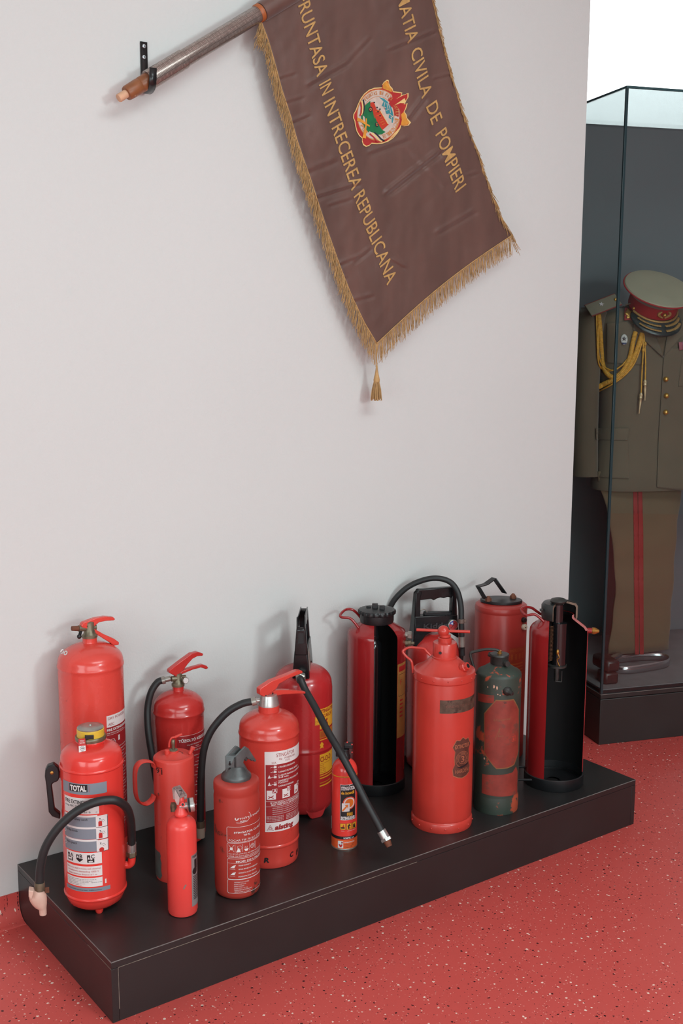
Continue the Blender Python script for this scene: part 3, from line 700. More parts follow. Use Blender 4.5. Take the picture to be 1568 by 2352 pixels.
e.part(MB().lathe([(.031, z3+.001), (.032, z3+.004), (.030, z3+.006), (.012, z3+.009), (.004, z3+.0085), (.003, z3+.011), (.0, z3+.011)], seg=40), 'strike_knob', m_zinc, 'steel strike knob disc')
e.part(MB().obox(e.fc(212, 1666, -.026), e.e*.005, e.n*.003, Z*.003), 'safety_tab', MATS['yellow_plastic'], bevel=.001)
tg = Print(lambda a, b, lay: e.fc(189.5, 1711, .0405)+e.e*a+Z*b-e.n*(.0003*lay+max(0, -b-.002)*.3))
tg.rect(-.009, .007, -.002, .016, m_prd, 1); tg.rect(-.009, .007, -.0165, -.002, m_pw, 1); tg.t('Wieder-', -.006, .009, .0032, m_pw, .005, 2, bold=.03); tg.t('kontrolle', -.0065, .004, .0032, m_pw, .005, 2, bold=.03)
tg.ring(-.0005, -.008, .0045, .0052, m_pk, 2); tg.t('95', -.0035, -.0095, .0036, m_pk, .0025, 3, bold=.03); tg.rect(-.003, .004, -.0165, -.0145, m_pk, 2); tg.build('inspection_tag', e.root, 'small red and white inspection tag')
# carry handle on the left side
q = MB().prism([e.fc(*c, -.01) for c in ((104, 1767), (109, 1757), (124, 1752), (134, 1760), (137, 1770), (137, 1782), (133, 1791), (121, 1796), (119, 1802), (126, 1857), (139, 1867), (138, 1878), (120, 1872), (112, 1862), (106, 1800), (103, 1780))], e.n, .022)
ho = e.part(q, 'carry_handle', m_blk, 'black plastic side handle', bevel=.003)
q = MB().lathe([(.0045, 0), (.004, .001), (.002, .0018)], e.fc(119, 1775, .0015), 14, frame_of(-e.n)); e.part(q, 'rivet', m_brass, parent=ho)
q = MB().obox(e.fc(137, 1778, -.01), e.e*.006, e.n*.006, Z*.008); e.part(q, 'handle_lug', mr2, bevel=.002)
# elbow, ferrule, hose, pistol
q = MB().tube(spline([e.fc(284, 1986, -.01), e.fc(296, 1986, -.008), e.fc(302, 1980, -.006), e.fc(303, 1966, -.005)]), .0095, 14); e.part(q, 'elbow', mr2)
q = MB().lathe([(.011, 0), (.013, .003), (.013, .014), (.011, .017)], e.fc(302, 1968, -.005), 6, frame_of(Z)); e.part(q, 'hex_nut', m_dull, sharp=20)
q = MB(); cyl_between(q, e.fc(302, 1955, -.005), e.fc(302, 1936, -.002), .0115); e.part(q, 'ferrule', m_alu)
hp = [(302, 1942, -.003), (302, 1915, .01), (300, 1885, .035), (291, 1856, .065), (270, 1840, .088), (245, 1838, .096), (215, 1844, .1), (185, 1858, .1), (155, 1880, .1), (125, 1912, .098), (103, 1950, .095), (93, 1990, .092), (91, 2030, .09)]
e.hose([e.fc(*c) for c in hp], .0104)
q = MB(); cyl_between(q, e.fc(91, 2026, .09), e.fc(91, 2044, .09), .012, .0125, 18); e.part(q, 'hose_clamp', m_dull); q = MB().obox(e.fc(108, 2044, .09), e.e*.005, e.n*.002, Z*.007); e.part(q, 'clamp_screw', m_rust, bevel=.0008)
m_pist = mat('aged_pink_plastic', S(216, 176, 160), .5, var=.12, vscale=40)
def loft(rings, seg=18):
    mb = MB(); vs = []; fs = []
    for c, ex, ey in rings:
        for k in range(seg): a = 2*PI*k/seg; vs.append(c+ex*math.cos(a)+ey*math.sin(a))
    for i in range(len(rings)-1):
        for k in range(seg): k2 = (k+1) % seg; fs.append((i*seg+k, i*seg+k2, (i+1)*seg+k2, (i+1)*seg+k))
    fs += [tuple(range(seg-1, -1, -1)), tuple((len(rings)-1)*seg+k for k in range(seg))]
    return mb.add(vs, fs)
rg = []
for u, v, hw, d in ((88, 2042, 9, .010), (86, 2046, 13, .013), (86, 2056, 19.5, .017), (88, 2066, 19, .017), (91, 2076, 16, .015), (94, 2083, 12.5, .012), (98, 2087, 8.5, .009), (99, 2100, 8, .0085)):
    rg.append((e.fc(u, v, .09), e.e*(hw/F_PX*2.75), e.n*d))
e.part(loft(rg), 'discharge_pistol', m_pist, 'pale pink plastic discharge pistol')
e.part(MB().prism([e.fc(u, v, .108) for u, v in ((66, 2040), (78, 2042), (74, 2060), (72, 2064), (66, 2054))], e.n, .022), 'pistol_trigger', m_pist, bevel=.002)
# label
p = e.pr(); cz = lambda u, v: e.cy(u, v)
aL = cz(147, 1800)[0]*1.04; aR = cz(245, 1805)[0]; zt = cz(195, 1806)[1]+.0065
z = cz(244, 1793)[1]; zB = cz(250, 2040)[1]; hgt = z-zB
p.rect(aL, aR, zB-.001, z, m_prd if False else mr2, .2)
yy = lambda v: cz(246, v)[1]
p.rect(aL, aR, yy(1819), yy(1793.5), m_pg, 1)
ac = (cz(160, 1810)[0]+cz(201, 1815)[0])/2; zc = cz(180, 1811)[1]
p.rect(ac-.0235, ac+.0235, zc-.0085, zc+.010, m_pk, 2); p.t('TOTAL', ac-.021, zc-.0062, .0125, m_pw, ac+.021, 3, bold=.05); p.rect(ac-.0275, ac-.0268, zc-.009, zc+.0095, m_prd, 2); p.rect(ac+.0268, ac+.0275, zc-.009, zc+.0095, m_prd, 2)
aP = cz(227, 1850)[0]; aI = cz(220, 1890)[0]; aw = aL+.005
p.rect(aw, aP, yy(1864), yy(1827), m_pw, 1); p.t('FIRE EXTINGUISHER', aw+.004, yy(1841), .009, m_pk, aP-.004, 2, bold=.02); p.t('6 kg ABC Dry Powder', aw+.004, yy(1848.5), .0045, m_pk, aP-.02, 2); p.t('27 A  183 B', aw+.03, yy(1861), .004, m_pk, aP-.02, 2); p.t('C', aP-.008, yy(1862), .004, m_pk, None, 2)
for k, (v0, v1, tx) in enumerate(((1870, 1894.5, 'Remove safety catch'), (1897.5, 1922, 'Strike knob'), (1926, 1950.5, 'Aim pistol'))):
    p.rect(aL, aR, yy(v1), yy(v0), m_pg, 1); p.rect(aw, aI+.004, yy(v0)-.001, yy(v0)+.004, m_pw, 1.5); p.t(tx, aw+.004, yy(v0)-.0095, .0056, m_pk, aw+.004+.0052*len(tx)*.62, 2)
    p.rect(aI, aR-.002, yy(v1)-.001, yy(v0)+.001, m_pw, 2); p.rect(aI, aR-.001, yy(v1)-.002, yy(v1)-.001, m_pk, 2.5); p.rect(aR-.002, aR-.001, yy(v1)-.002, yy(v0)-.004, m_pk, 2.5)
    am = (aI+aR)/2-.003; zz = yy(v1)
    if k < 2: p.rect(am-.006, am+.003, zz+.001, zz+.012, m_prd, 3); p.poly([(am-.006, zz+.012), (am+.003, zz+.012), (am+.001, zz+.0145), (am-.004, zz+.0145)], m_prd, 3)
    else: p.disc(am, zz+.003, .006, m_prd, 3, 14)
    p.line([(am-.004, zz+.016), (am+.006, zz+.018), (am+.010, zz+.012)], .0006, m_pk, 3); p.line([(am+.002, zz+.015), (am+.007, zz+.010)], .0006, m_pk, 3); p.poly([(am-.004, zz+.021), (am, zz+.021), (am-.002, zz+.0175)], m_pk, 3)
    p.ring(aL+.003, yy(v0)-.012, .003, .0042, m_pw, 3)
p.rect(aw, aP+.003, yy(1979), yy(1953), m_pw, 1)
for k, ch in enumerate('ABC'):
    a_ = aw+.006+k*.0275; z_ = yy(1975); p.rect(a_, a_+.017, z_, z_+.019, m_pk, 2); p.rect(a_+.0075, a_+.019, z_+.0095, z_+.021, m_pw, 2.5); p.t(ch, a_+.009, z_+.0105, .0095, m_pk, None, 3, bold=.02)
    if k == 0: p.line([(a_+.002, z_+.003), (a_+.014, z_+.008)], .0028, m_pw, 3); p.line([(a_+.002, z_+.008), (a_+.014, z_+.003)], .0028, m_pw, 3); p.poly([(a_+.002, z_+.011), (a_+.004, z_+.017), (a_+.006, z_+.011)], m_pw, 3)
    if k == 1: p.poly([(a_, z_), (a_+.0085, z_), (a_, z_+.007)], m_pw, 3); p.poly([(a_+.0085, z_), (a_+.017, z_), (a_+.017, z_+.007)], m_pw, 3); p.poly([(a_+.001, z_+.011), (a_+.004, z_+.0175), (a_+.0065, z_+.011)], m_pw, 3)
    if k == 2: p.poly([(a_+.003, z_+.004), (a_+.014, z_+.004), (a_+.0125, z_+.001), (a_+.0045, z_+.001)], m_pw, 3); p.poly([(a_+.0015, z_+.008), (a_+.004, z_+.015), (a_+.0065, z_+.008)], m_pw, 3); p.poly([(a_+.007, z_+.0065), (a_+.010, z_+.0095), (a_+.013, z_+.0065)], m_pw, 3)
p.rect(aw, aP+.003, yy(2007), yy(1984), m_pw, 1)
for k, tx in enumerate(('Not to be used in rooms with electrical', 'installations exceeding 1000 V', 'Keep minimum distance of 1 m.')): p.t(tx, aw+.003+.003*k, yy(1991.2+k*6.6), .0042, m_prd, aP-.001-.004*k, 2)
p.rect(aw, aP+.003, yy(2031), yy(2010.5), m_pw, 1)
for k in range(5): p.t('Recharge following after use, even if only partially discharged'[: 56-k*7], aw+.003, yy(2015+k*3.4), .0018, m_pk, aP-.012-.009*k, 2)
p.t('Approval No. SP 44/95', aP-.024, yy(2022), .0018, m_pk, aP+.001, 2); p.rect(aP+.009, aP+.0125, yy(2027), yy(2017), m_pw, 1)
p.rect(aL, aR+.001, yy(2043), yy(2034), m_pg, 1); p.t('© Gloria TOTAL Feuerschutz GmbH · D-68526 Ladenburg', aw+.003, yy(2040), .0026, m_pk, aP, 2)
p.build('label', e.root, 'grey and white striped instruction label')

# ------------------------------------------------ old can with loop handle
e = Ext(.318, -.298, .0525, 'fire_extinguisher', 'plain matt red cylinder extinguisher with loop handle and small valve on top')
mr4 = red('red_paint_satin', 210, 66, 56, .4, wear=.36, wcol=S(90, 44, 36), wscale=26, coat=.1)
zr = e.fz(1754, .0525); zt = e.fz(1731, .012)
e.body([(.0, .008), (.046, .008), (.047, .002), (.0505, .0), (.052, .006), (.0525, .02), (.0525, zr-.004), (.0515, zr), (.046, zr+.004), (.030, zt-.008), (.0135, zt), (.012, zt+.001)], mr4, sharp=30)
q = MB().lathe([(.0135, zt-.004), (.0135, zt+.004), (.011, zt+.005), (.0, zt+.005)], seg=20); q.lathe([(.007, zt-.012), (.007, zt+.007), (.005, zt+.009)], e.fc(389, 1722)*.95*Vector((1, 1, 0)).normalized().length if False else Vector((-.016, .004, 0)), 14)
e.part(q, 'valve_boss', mr4)
s_ = e.fc(398, 1697); q = MB().lathe([(.0115, zt+.004), (.0115, zt+.0065), (.0085, zt+.0085)], seg=20); q.lathe([(.0042, zt+.008), (.0042, zt+.020), (.0048, zt+.021), (.0048, zt+.031), (.0035, zt+.033)], seg=14); e.part(q, 'spindle', m_dull)
q = MB().tube(spline([e.fc(388, 1716), e.fc(389, 1705), e.fc(394, 1695), e.fc(402, 1693), e.fc(411, 1689), e.fc(418, 1686.5)]), [.0026]*24+[.0034]*17, 10); e.part(q, 'valve_lever', mr4, 'thin red valve lever')
q = MB(); cyl_between(q, e.fc(436, 1731, 0), e.fc(442, 1718, 0), .0055, .0045); cyl_between(q, e.fc(441, 1721, 0), e.fc(443, 1716, 0), .0062, .0062); e.part(q, 'filler_nub', mr4)
lo = [(353, 1762), (350, 1753), (342, 1748.5), (328, 1748.5), (317, 1755), (310.5, 1770), (310, 1800), (312, 1825), (318, 1840), (328, 1846), (338, 1845), (349, 1836), (353, 1826)]
q = MB().tube(spline([e.pl(u, v) for u, v in lo], 5), .0125, 8, flat=(.26, 1.0, (0, 1, 0))); e.part(q, 'loop_handle', mr4, 'flat red loop handle')
p = e.pr(); c = e.cy(359, 1774); c2 = e.cy(373, 1779); p.text('91', c, (c2[0], c[1]-.001), (0, .0135), m_pk, 2, .0); c = e.cy(360, 1763); p.text('VERIF', (c[0], c[1]), (c2[0], c[1]-.001), (0, .0038), m_pk, 2); p.build('stencil', e.root, 'small black stencilled number')
p = e.pr(); zz = lambda v: e.cy(362, v)[1]; a_ = e.cy(357, 1980)[0]; b_ = e.cy(371, 1980)[0]
p.poly([(a_-.004, zz(1953)), (b_-.006, zz(1955)), (b_-.002, zz(1962)), (b_-.004, zz(1968)), (b_, zz(1978)), (b_-.002, zz(1995)), (b_+.001, zz(2006)), (b_-.006, zz(2015)), (a_, zz(2012)), (a_-.005, zz(1985))], mat('bare_grey_green', S(84, 86, 82), .6, var=.3, vscale=60), 1)
p.build('bare_patch', e.root, 'grey patch of worn-off paint')

# ------------------------------------------------ slim bottle with chrome lever
e = Ext(.242, -.478, .0365, 'fire_extinguisher', 'slim bright red bottle extinguisher with chrome push lever and side gauge at the front')
mr5 = red('red_paint_coral', 234, 72, 66, .33, wear=.31, wcol=S(120, 80, 70), wscale=30, coat=.15)
zs = e.az(1897); zn = e.az(1872)
e.body([(.0, .001), (.031, .0), (.0345, .002), (.0365, .009), (.0365, zs)]+dome(.0365, zs, zn-zs, .0125, 2.0, 10)[1:]+[(.0115, zn+.004), (.0115, zn+.008)], mr5)
z1 = e.az(1868); z2 = e.az(1855)
q = MB().lathe([(.0155, z1-.004), (.0172, z1-.002), (.0172, z1+.001), (.0165, z1+.004), (.0105, z2+.002), (.0095, z2+.012), (.008, z2+.026), (.006, z2+.030)], seg=24); e.part(q, 'valve_cap', mr5)
g = e.fc(441, 1848, .004); ax = (X*.88-Y*.45+Z*.1).normalized()
q = MB().lathe([(.006, -.03), (.008, -.012), (.0165, -.010), (.0172, -.004), (.0172, .004), (.0155, .005), (.0148, .003)], g, 24, frame_of(ax)); go = e.part(q, 'gauge', m_alu, 'chrome gauge'); e.part(MB().lathe([(.0176, -.0095), (.0178, -.0045)], g, 24, frame_of(ax)), 'gauge_gasket', m_blk, parent=go)
e.part(MB().lathe([(.0148, 0), (.0001, .0001)], g+ax*.0035, 20, frame_of(ax)), 'dial', m_dial, parent=go)
q = MB(); cyl_between(q, e.fc(419.5, 1848, .012), e.fc(419.5, 1848, .024), .0055); e.part(q, 'nozzle', mr5); q = MB(); cyl_between(q, e.fc(419.5, 1848, .0236), e.fc(419.5, 1848, .0246), .003); e.part(q, 'nozzle_hole', m_blk)
tp = [(395.5, 1806), (399, 1803), (414, 1802), (416.5, 1804), (430, 1824), (430, 1829), (413.5, 1834), (412, 1830), (401, 1813), (396.5, 1811)]
q = MB().prism([e.fc(u, v, .010) for u, v in [(397, 1809), (413, 1804), (429.5, 1826), (412.5, 1833)]], Z, .003); 
q.prism([e.fc(u, v, .014) for u, v in [(401, 1812), (412.5, 1832), (412, 1840), (410, 1849), (406, 1848), (401, 1836), (400, 1822)]], e.n, .003); q.prism([e.fc(u, v, -.008) for u, v in [(414, 1806), (429.5, 1827), (429, 1834), (420, 1838)]], e.n, .003)
q.prism([e.fc(u, v, .010) for u, v in [(396, 1810), (400, 1810), (402, 1836), (399, 1836)]], e.e, .003)
e.part(q, 'push_lever', m_alu, 'chrome push lever', bevel=.0012)
q = MB().prism([e.fc(u, v, .002) for u, v in [(397, 1842), (401, 1848), (401, 1864), (396, 1866), (394.5, 1852)]], e.e, .01); e.part(q, 'hang_bracket', m_dull, bevel=.001)
q = MB().obox(e.fc(414, 1817.5, .010)+Z*.0018, e.e*.003, e.n*.0015, Z*.0008); e.part(q, 'lever_slot', m_blk)
p = e.pr(); zz = lambda v: e.cy(446, v)[1]; a_ = e.cy(439.5, 2000)[0]; b_ = a_+.046
p.rect(a_, b_, zz(2080), zz(1962), mat('label_silver_grey', S(150, 142, 142), .4, metal=.2), 1); p.disc(a_+.012, zz(2000), .009, m_pk, 2); p.rect(a_+.010, a_+.022, zz(1996), zz(1974), m_pk, 2)
for k in range(14): p.rect(a_+.005, a_+.032-.003*(k % 3), zz(2013+k*4), zz(2011+k*4), m_pk, 2)
p.t('HALON', a_+.004, zz(1969), .006, m_pk, None, 2, bold=.03); p.build('label', e.root, 'grey label with black print on the right side')
p = e.pr(); c = e.cy(423, 2036)
p.poly([(c[0]-.003, c[1]-.006), (c[0], c[1]-.008), (c[0]+.002, c[1]-.003), (c[0]+.006, c[1]+.003), (c[0]+.003, c[1]+.005), (c[0], c[1]+.001)], mat('scuffed_metal', S(140, 110, 104), .5), 1); p.build('scuff', e.root, 'scuffed bare spot')

# ------------------------------------------------ dark red extinguisher with cast grey head
e = Ext(.406, -.465, .0575, 'fire_extinguisher', 'dull brick red extinguisher with cast grey pistol-shaped head and white line print')
mr6 = red('red_paint_brick', 174, 56, 46, .45, wear=.40, wcol=S(84, 48, 40), wscale=12, coat=.05, var=.15)
zb_ = e.fz(1832, .0575)
zh = e.fz(1797, .036)
e.body([(.0, .002), (.047, .0), (.053, .004), (.0565, .012), (.0575, .024), (.0575, zb_-.014)]+[(.0562, zb_-.006), (.0562, zb_-.001), (.0575, zb_+.003), (.0577, zb_+.018)]+dome(.0577, zb_+.020, zh-zb_-.020, .037, 2.6, 10)[1:], mr6)
m_cast = mat('cast_grey_metal', S(94, 97, 97), .42, metal=.55, var=.35, vscale=30, bump=.2, bscale=120)
q = MB().lathe([(.0375, zh-.002), (.038, zh+.004), (.036, zh+.009), (.031, zh+.012), (.022, zh+.030), (.016, zh+.034)], seg=36); hd = e.part(q, 'cast_head', m_cast, 'cast grey metal head')
side = [(539.5, 1739), (563, 1714), (571, 1719), (583, 1738), (589, 1747), (586, 1750), (582, 1746), (579, 1748), (575, 1744), (571, 1744), (566, 1738), (562, 1743), (559, 1751), (563, 1760), (569, 1776), (560, 1786), (541, 1784)]
nx = Vector((-.20, -.98, 0)).normalized()
def sp(u, v, k=.018): return at_plane(u, v, e.o+nx*k, nx)-e.o
sh = e.fc(516, 1736, .012)-sp(539.5, 1739); sh.z = 0; su = sh.normalized()
def wall_(pts, vec):
    mb = MB(); k = len(pts); vs = [Vector(q) for q in pts]+[Vector(q)+vec for q in pts]
    return mb.add(vs, [tuple(range(k-1, -1, -1)), tuple(range(k, 2*k))]+[(i, (i+1) % k, k+(i+1) % k, k+i) for i in range(k)], 0, False)
ch_ = [sp(u, v) for u, v in side]
e.part(wall_(ch_, su*.004), 'head_cheek', m_cast, bevel=.0008, parent=hd)
e.part(wall_([q+sh-su*.004 for q in ch_[:11]+[sp(562, 1746), sp(560, 1784), sp(541, 1782)]], su*.004), 'head_cheek', m_cast, bevel=.0008, parent=hd)
low = [sp(539.5, 1742), sp(548, 1733), sp(557, 1737), sp(558, 1750), sp(562, 1762), sp(566, 1780), sp(541, 1784)]
e.part(wall_([q+su*.003 for q in low], sh-su*.006), 'trigger_block', m_cast, bevel=.0008, parent=hd)
e.part(wall_([sp(539.5, 1739), sp(543, 1735), sp(544, 1782), sp(541, 1784)], sh), 'head_front_plate', m_cast, bevel=.0008, parent=hd)
fn = su.cross(Z); fn = fn if fn.dot(-e.n) > 0 else -fn
c = sp(539.5, 1762)+sh*.5+fn*.0005
q = MB().lathe([(.0040, 0), (.0038, .0008)], c-Z*.006, 16, frame_of(fn)); q.lathe([(.0034, 0), (.0032, .0008)], c+Z*.0065, 14, frame_of(fn)); q.obox(c+Z*.0105+fn*.0003, su*.0016, fn*.0005, Z*.004); e.part(q, 'key_hole', m_blk, parent=hd)
p = e.pr(); zz = lambda v: e.cy(560, v)[1]; L_ = e.cy(521, 1900)[0]; R2 = e.cy(596, 1900)[0]*1.02+.012
def rr(a0, a1, z0, z1, t=.0009, c=.004):
    for (x0, y0, x1, y1) in ((a0+c, z0, a1, z0), (a0+c, z1, a1, z1)): p.rect(x0, x1, y0-t/2, y0+t/2, m_pw, 2)
    p.rect(a0-t/2, a0+t/2, z0+c, z1-c, m_pw, 2)
    for zc_, q0, q1 in ((z0+c, PI, 1.5*PI), (z1-c, .5*PI, PI)): p.ring(a0+c, zc_, c-t/2, c+t/2, m_pw, 2, 5, q0, q1)
rr(L_, R2, zz(1933), zz(1898)); rr(L_, R2, zz(1968), zz(1935)); rr(L_, R2, zz(2018), zz(1971)); rr(L_, R2, zz(2050), zz(2019))
p.t('STINGATOR CU PULBERE', L_+.018, zz(1912)-.001, .0046, m_pw, R2-.006, 3, bold=.02); p.t('TIP P2', L_+.042, zz(1919)-.001, .0046, m_pw, None, 3, bold=.02); p.t('FOCAR TIP 70 B/C STAS 9.752', L_+.005, zz(1930)-.001, .005, m_pw, R2-.003, 3)
for k in range(4):
    x0 = L_+.004+k*.0185; p.rect(x0+.0162, x0+.0168, zz(1956), zz(1938), m_pw, 2)
    if k == 0: p.line([(x0, zz(1955)), (x0+.014, zz(1939))], .0008, m_pw); p.line([(x0, zz(1939)), (x0+.014, zz(1955))], .0008, m_pw); p.disc(x0+.007, zz(1948), .004, m_pw, 2, 9)
    elif k == 1: p.poly([(x0, zz(1956)), (x0+.007, zz(1945)), (x0+.012, zz(1956))], m_pw); p.ring(x0+.009, zz(1946), .006, .0066, m_pw, 2, 5)
    elif k == 2: p.poly([(x0+.002, zz(1950)), (x0+.014, zz(1950)), (x0+.011, zz(1955)), (x0+.005, zz(1955))], m_pw); p.line([(x0+.004, zz(1949)), (x0+.005, zz(1944))], .001, m_pw); p.line([(x0+.009, zz(1949)), (x0+.010, zz(1944))], .001, m_pw)
    else: p.ring(x0+.007, zz(1947), .005, .006, m_pw); p.ring(x0+.007, zz(1947), .002, .003, m_pw, 2, 8); p.line([(x0+.016, zz(1955)), (x0+.016, zz(1940))], .0015, m_pw)
p.t('NU SE VA UTILIZA ASUPRA ECHIPAMENTELOR', L_+.004, zz(1961), .003, m_pw, R2-.004); p.t('RĂNI CU RĂNI SAU CONTACTE ELECTRICE', L_+.004, zz(1966), .003, m_pw, R2-.006)
p.t('MOD DE UTILIZARE', L_+.022, zz(1979)-.0008, .0048, m_pw, R2-.010, bold=.02); p.rect(L_+.001, R2, zz(1981.5), zz(1981), m_pw)
for k, tx in enumerate(('TRAGE SIGURANTA', 'APASA MANETA SI ELIBEREAZA', 'ASTEAPTA 4-5 SEC PENTRU', 'INDREAPTA JETUL SPRE BAZA')): p.t(tx, L_+.028, zz(1988+k*8.5), .0032, m_pw, L_+.028+.0022*len(tx), bold=.01)
for v in (1992, 2008): p.poly([(L_+.008, zz(v)), (L_+.018, zz(v)), (L_+.022, zz(v-7)), (L_+.014, zz(v-5))], m_pw); p.rect(L_+.006, L_+.020, zz(v+3), zz(v+2.4), m_pw)
for k, tx in enumerate(('TEMPERATURA ADMISA', 'DURATA JETULUI', 'MASA PULBERE', 'MASA CO2  0.1 kg', 'PRESIUNEA DE ÎNCERCARE', 'VERIFICARE LA 6 LUNI')): p.t(tx, L_+.017, zz(2026+k*4.4), .0026, m_pw, L_+.017+.0021*len(tx))
c0 = e.cy(540, 1880); p.ring(c0[0]+.0035, c0[1]-.001, .0022, .0046, m_pw, 2, 14, PI*.75, PI*2.1); zc_ = c0[1]
p.text('minimetra', (L_+.027, zz(1885)+.004), (R2-.014, zz(1885)+.009), (.003, .0062), m_pw, 3, .0); p.ring(L_+.048, zz(1876), .017, .0178, m_pw, 2, 20, -.9*PI, .35*PI) if False else p.line([(L_+.024, zz(1888)), (L_+.036, zz(1889)), (L_+.052, zz(1887)), (L_+.060, zz(1880)), (L_+.061, zz(1872)), (L_+.056, zz(1867))], .0009, m_pw)
p.t('BUZĂU', L_+.034, zz(1888)+.0008, .0036, m_pw, L_+.05, bold=.02)
p.build('lettering', e.root, 'white line printing')

# ------------------------------------------------ big powder extinguisher with silver neck
e = Ext(.574, -.354, .0795, 'fire_extinguisher', 'red powder extinguisher with silver neck ring, red lever, black hose and white edged label')
mr7 = red('red_paint_orange', 208, 66, 56, .27)
zb_ = e.fz(1703, .0795); zn = e.fz(1640, .028); z2 = e.fz(1948, .0795)
e.body([(.0, .004), (.071, .002), (.0755, .001), (.0775, .006), (.078, .02), (.078, z2-.006)]+bead(.0785, z2, .005, .002)+[(.0795, z2+.008), (.0795, zb_-.01)]+bead(.0797, zb_, .005, .002)+dome(.0795, zb_+.016, zn-zb_-.016+.003, .0285, 2.0, 12)+[(.028, zn), (.028, zn+.016)], mr7)
za = e.fz(1629, .027); zc_ = e.fz(1601, .022)
e.part(MB().lathe([(.0272, za-.003), (.0275, za), (.0268, za+.008), (.022, zc_), (.014, zc_+.002)], seg=36), 'neck_ring', m_alu, 'silver neck ring')
q = MB(); cyl_between(q, e.fc(600, 1608), e.fc(588, 1609), .006); cyl_between(q, e.fc(590, 1609), e.fc(586, 1610), .0085, .0085, 6); e.part(q, 'outlet', m_alu)
q = MB(); cyl_between(q, e.fc(588, 1609.5), e.fc(578, 1612), .0115); e.part(q, 'ferrule', m_zinc)
hp = [(580, 1611, 0), (557, 1616, 0), (527, 1632, .0), (501, 1657, .0), (480, 1688, .0), (467, 1727, .0), (462, 1779, .0), (461, 1823, 0), (460, 1860, 0), (460, 1890, 0)]
e.hose([e.fc(*c) for c in hp], .0098)
q = MB(); cyl_between(q, e.fc(460, 1885), e.fc(460.5, 1900), .0115); e.part(q, 'end_ferrule', m_dull); q = MB(); cyl_between(q, e.fc(460.5, 1900), e.fc(461, 1923), .0114, .0108); e.part(q, 'nozzle', mat('cream_plastic', S(196, 182, 164), .5), 'cream plastic nozzle')
e.lever([(592.5, 1581), (597, 1577), (620, 1562), (655, 1549), (681, 1538), (690, 1539), (691, 1544), (660, 1556), (637, 1569), (631, 1580), (605, 1600), (593, 1594)], .019, mr7, 'squeeze_lever')
e.lever([(604, 1594), (628, 1584), (650, 1583), (680, 1584.5), (698, 1587), (698, 1592), (680, 1592), (645, 1594), (612, 1600)], .016, mr7, 'carry_handle')
q = MB()
for u, v, r_ in ((606, 1597, .003), (622, 1590, .0018)): p = e.pl(u, v); cyl_between(q, p+Y*.0098, p-Y*.0102, r_)
e.part(q, 'rivet', m_blk)
p = e.pr(); L_ = e.cy(608, 1820)[0]; R2 = e.cy(684, 1820)[0]+.03; zz = lambda v: e.cy(612, v)[1]
p.rect(L_, R2, zz(1911), zz(1727), m_pw, 1); p.rect(L_+.0025, R2, zz(1890), zz(1757), m_pdr, 1.6)
p.t('STINGĂTOR', L_+.031, zz(1740), .0095, m_pdr, L_+.031+.058, 2); p.t('6kg    PULBERE ABC', L_+.038, zz(1747), .005, m_pdr, L_+.092, 2); p.t('113 B', L_+.056, zz(1752.5), .0045, m_pdr, None, 2); p.t('21A', L_+.018, zz(1755), .0052, m_pdr, None, 2)
rows = ['1.TRAGETI SIGURANTA', '2.APASATI PUTERNIC MANETA', '3.LASATI PARGHIA SI ASTEPTATI', '   5-8 sec.', '4.INDREPTATI FURTUNUL SPRE', '   FOCULUI', '5.APASATI PARGHIA']
zy = lambda v: e.cy(641, v)[1]
for k, v in enumerate((1763.5, 1774.5, 1782.5, 1787, 1795, 1799.5, 1807)): p.t(rows[k], L_+.036, zy(v), .0042, m_pw, L_+.036+.0029*len(rows[k]), 3, bold=.02)
for k, v in enumerate((1765, 1776, 1788, 1805)):
    x0 = L_+.024; p.rect(x0, x0+.007, zz(v), zz(v-5), m_pw, 3); p.line([(x0-.009, zz(v-1)), (x0-.003, zz(v-3)), (x0, zz(v-2))], .001, m_pw, 3); p.line([(x0, zz(v-7)), (x0+.008, zz(v-8))], .0012, m_pw, 3)
    if k > 1: p.poly([(x0-.016, zz(v)), (x0-.012, zz(v-8)), (x0-.008, zz(v))], m_pw, 3)
for k, ch in enumerate('ABC'):
    x0 = L_+.005+k*.042; p.rect(x0, x0+.024, zz(1837), zz(1816), m_pw, 2.5); p.rect(x0+.014, x0+.028, zz(1823), zz(1812), m_pdr, 3); p.frame(x0+.0145, x0+.0275, zz(1822.5), zz(1812.5), .0008, m_pw, 3.4); p.t(ch, x0+.017, zz(1821), .009, m_pw, None, 4, bold=.02)
    p.line([(x0+.004, zz(1834)), (x0+.018, zz(1828))], .002, m_pdr, 3); p.line([(x0+.004, zz(1829)), (x0+.018, zz(1834))], .002, m_pdr, 3)
p.rect(L_+.003, R2, zz(1841.6), zz(1841), m_pw, 2.4); p.t('SE UTILIZEAZA LA INSTALATII ELECTRICE', L_+.014, zz(1846.5), .0042, m_pw, R2-.02, 3, bold=.02); p.t('MAX 1000V DE LA DISTANTA MINIM 1m', L_+.017, zz(1851), .0042, m_pw, R2-.022, 3, bold=.02); p.rect(L_+.003, R2, zz(1853.6), zz(1853), m_pw, 2.4)
for k in range(4): p.t('REINCARCATI DUPA UTILIZARE VERIFICATI ANUAL FUNCTIONAREA', L_+.02, zz(1858+k*4.6), .0026, m_pw, R2-.02-.004*k)
for k in range(4): p.t('AGENT DE STINGERE PULBERE ABC 40', L_+.004, zz(1877+k*3.4), .0022, m_pw, L_+.05); p.t('PRESIUNE LUCRU 15 bar', L_+.058, zz(1877+k*3.4), .0022, m_pw, R2-.03)
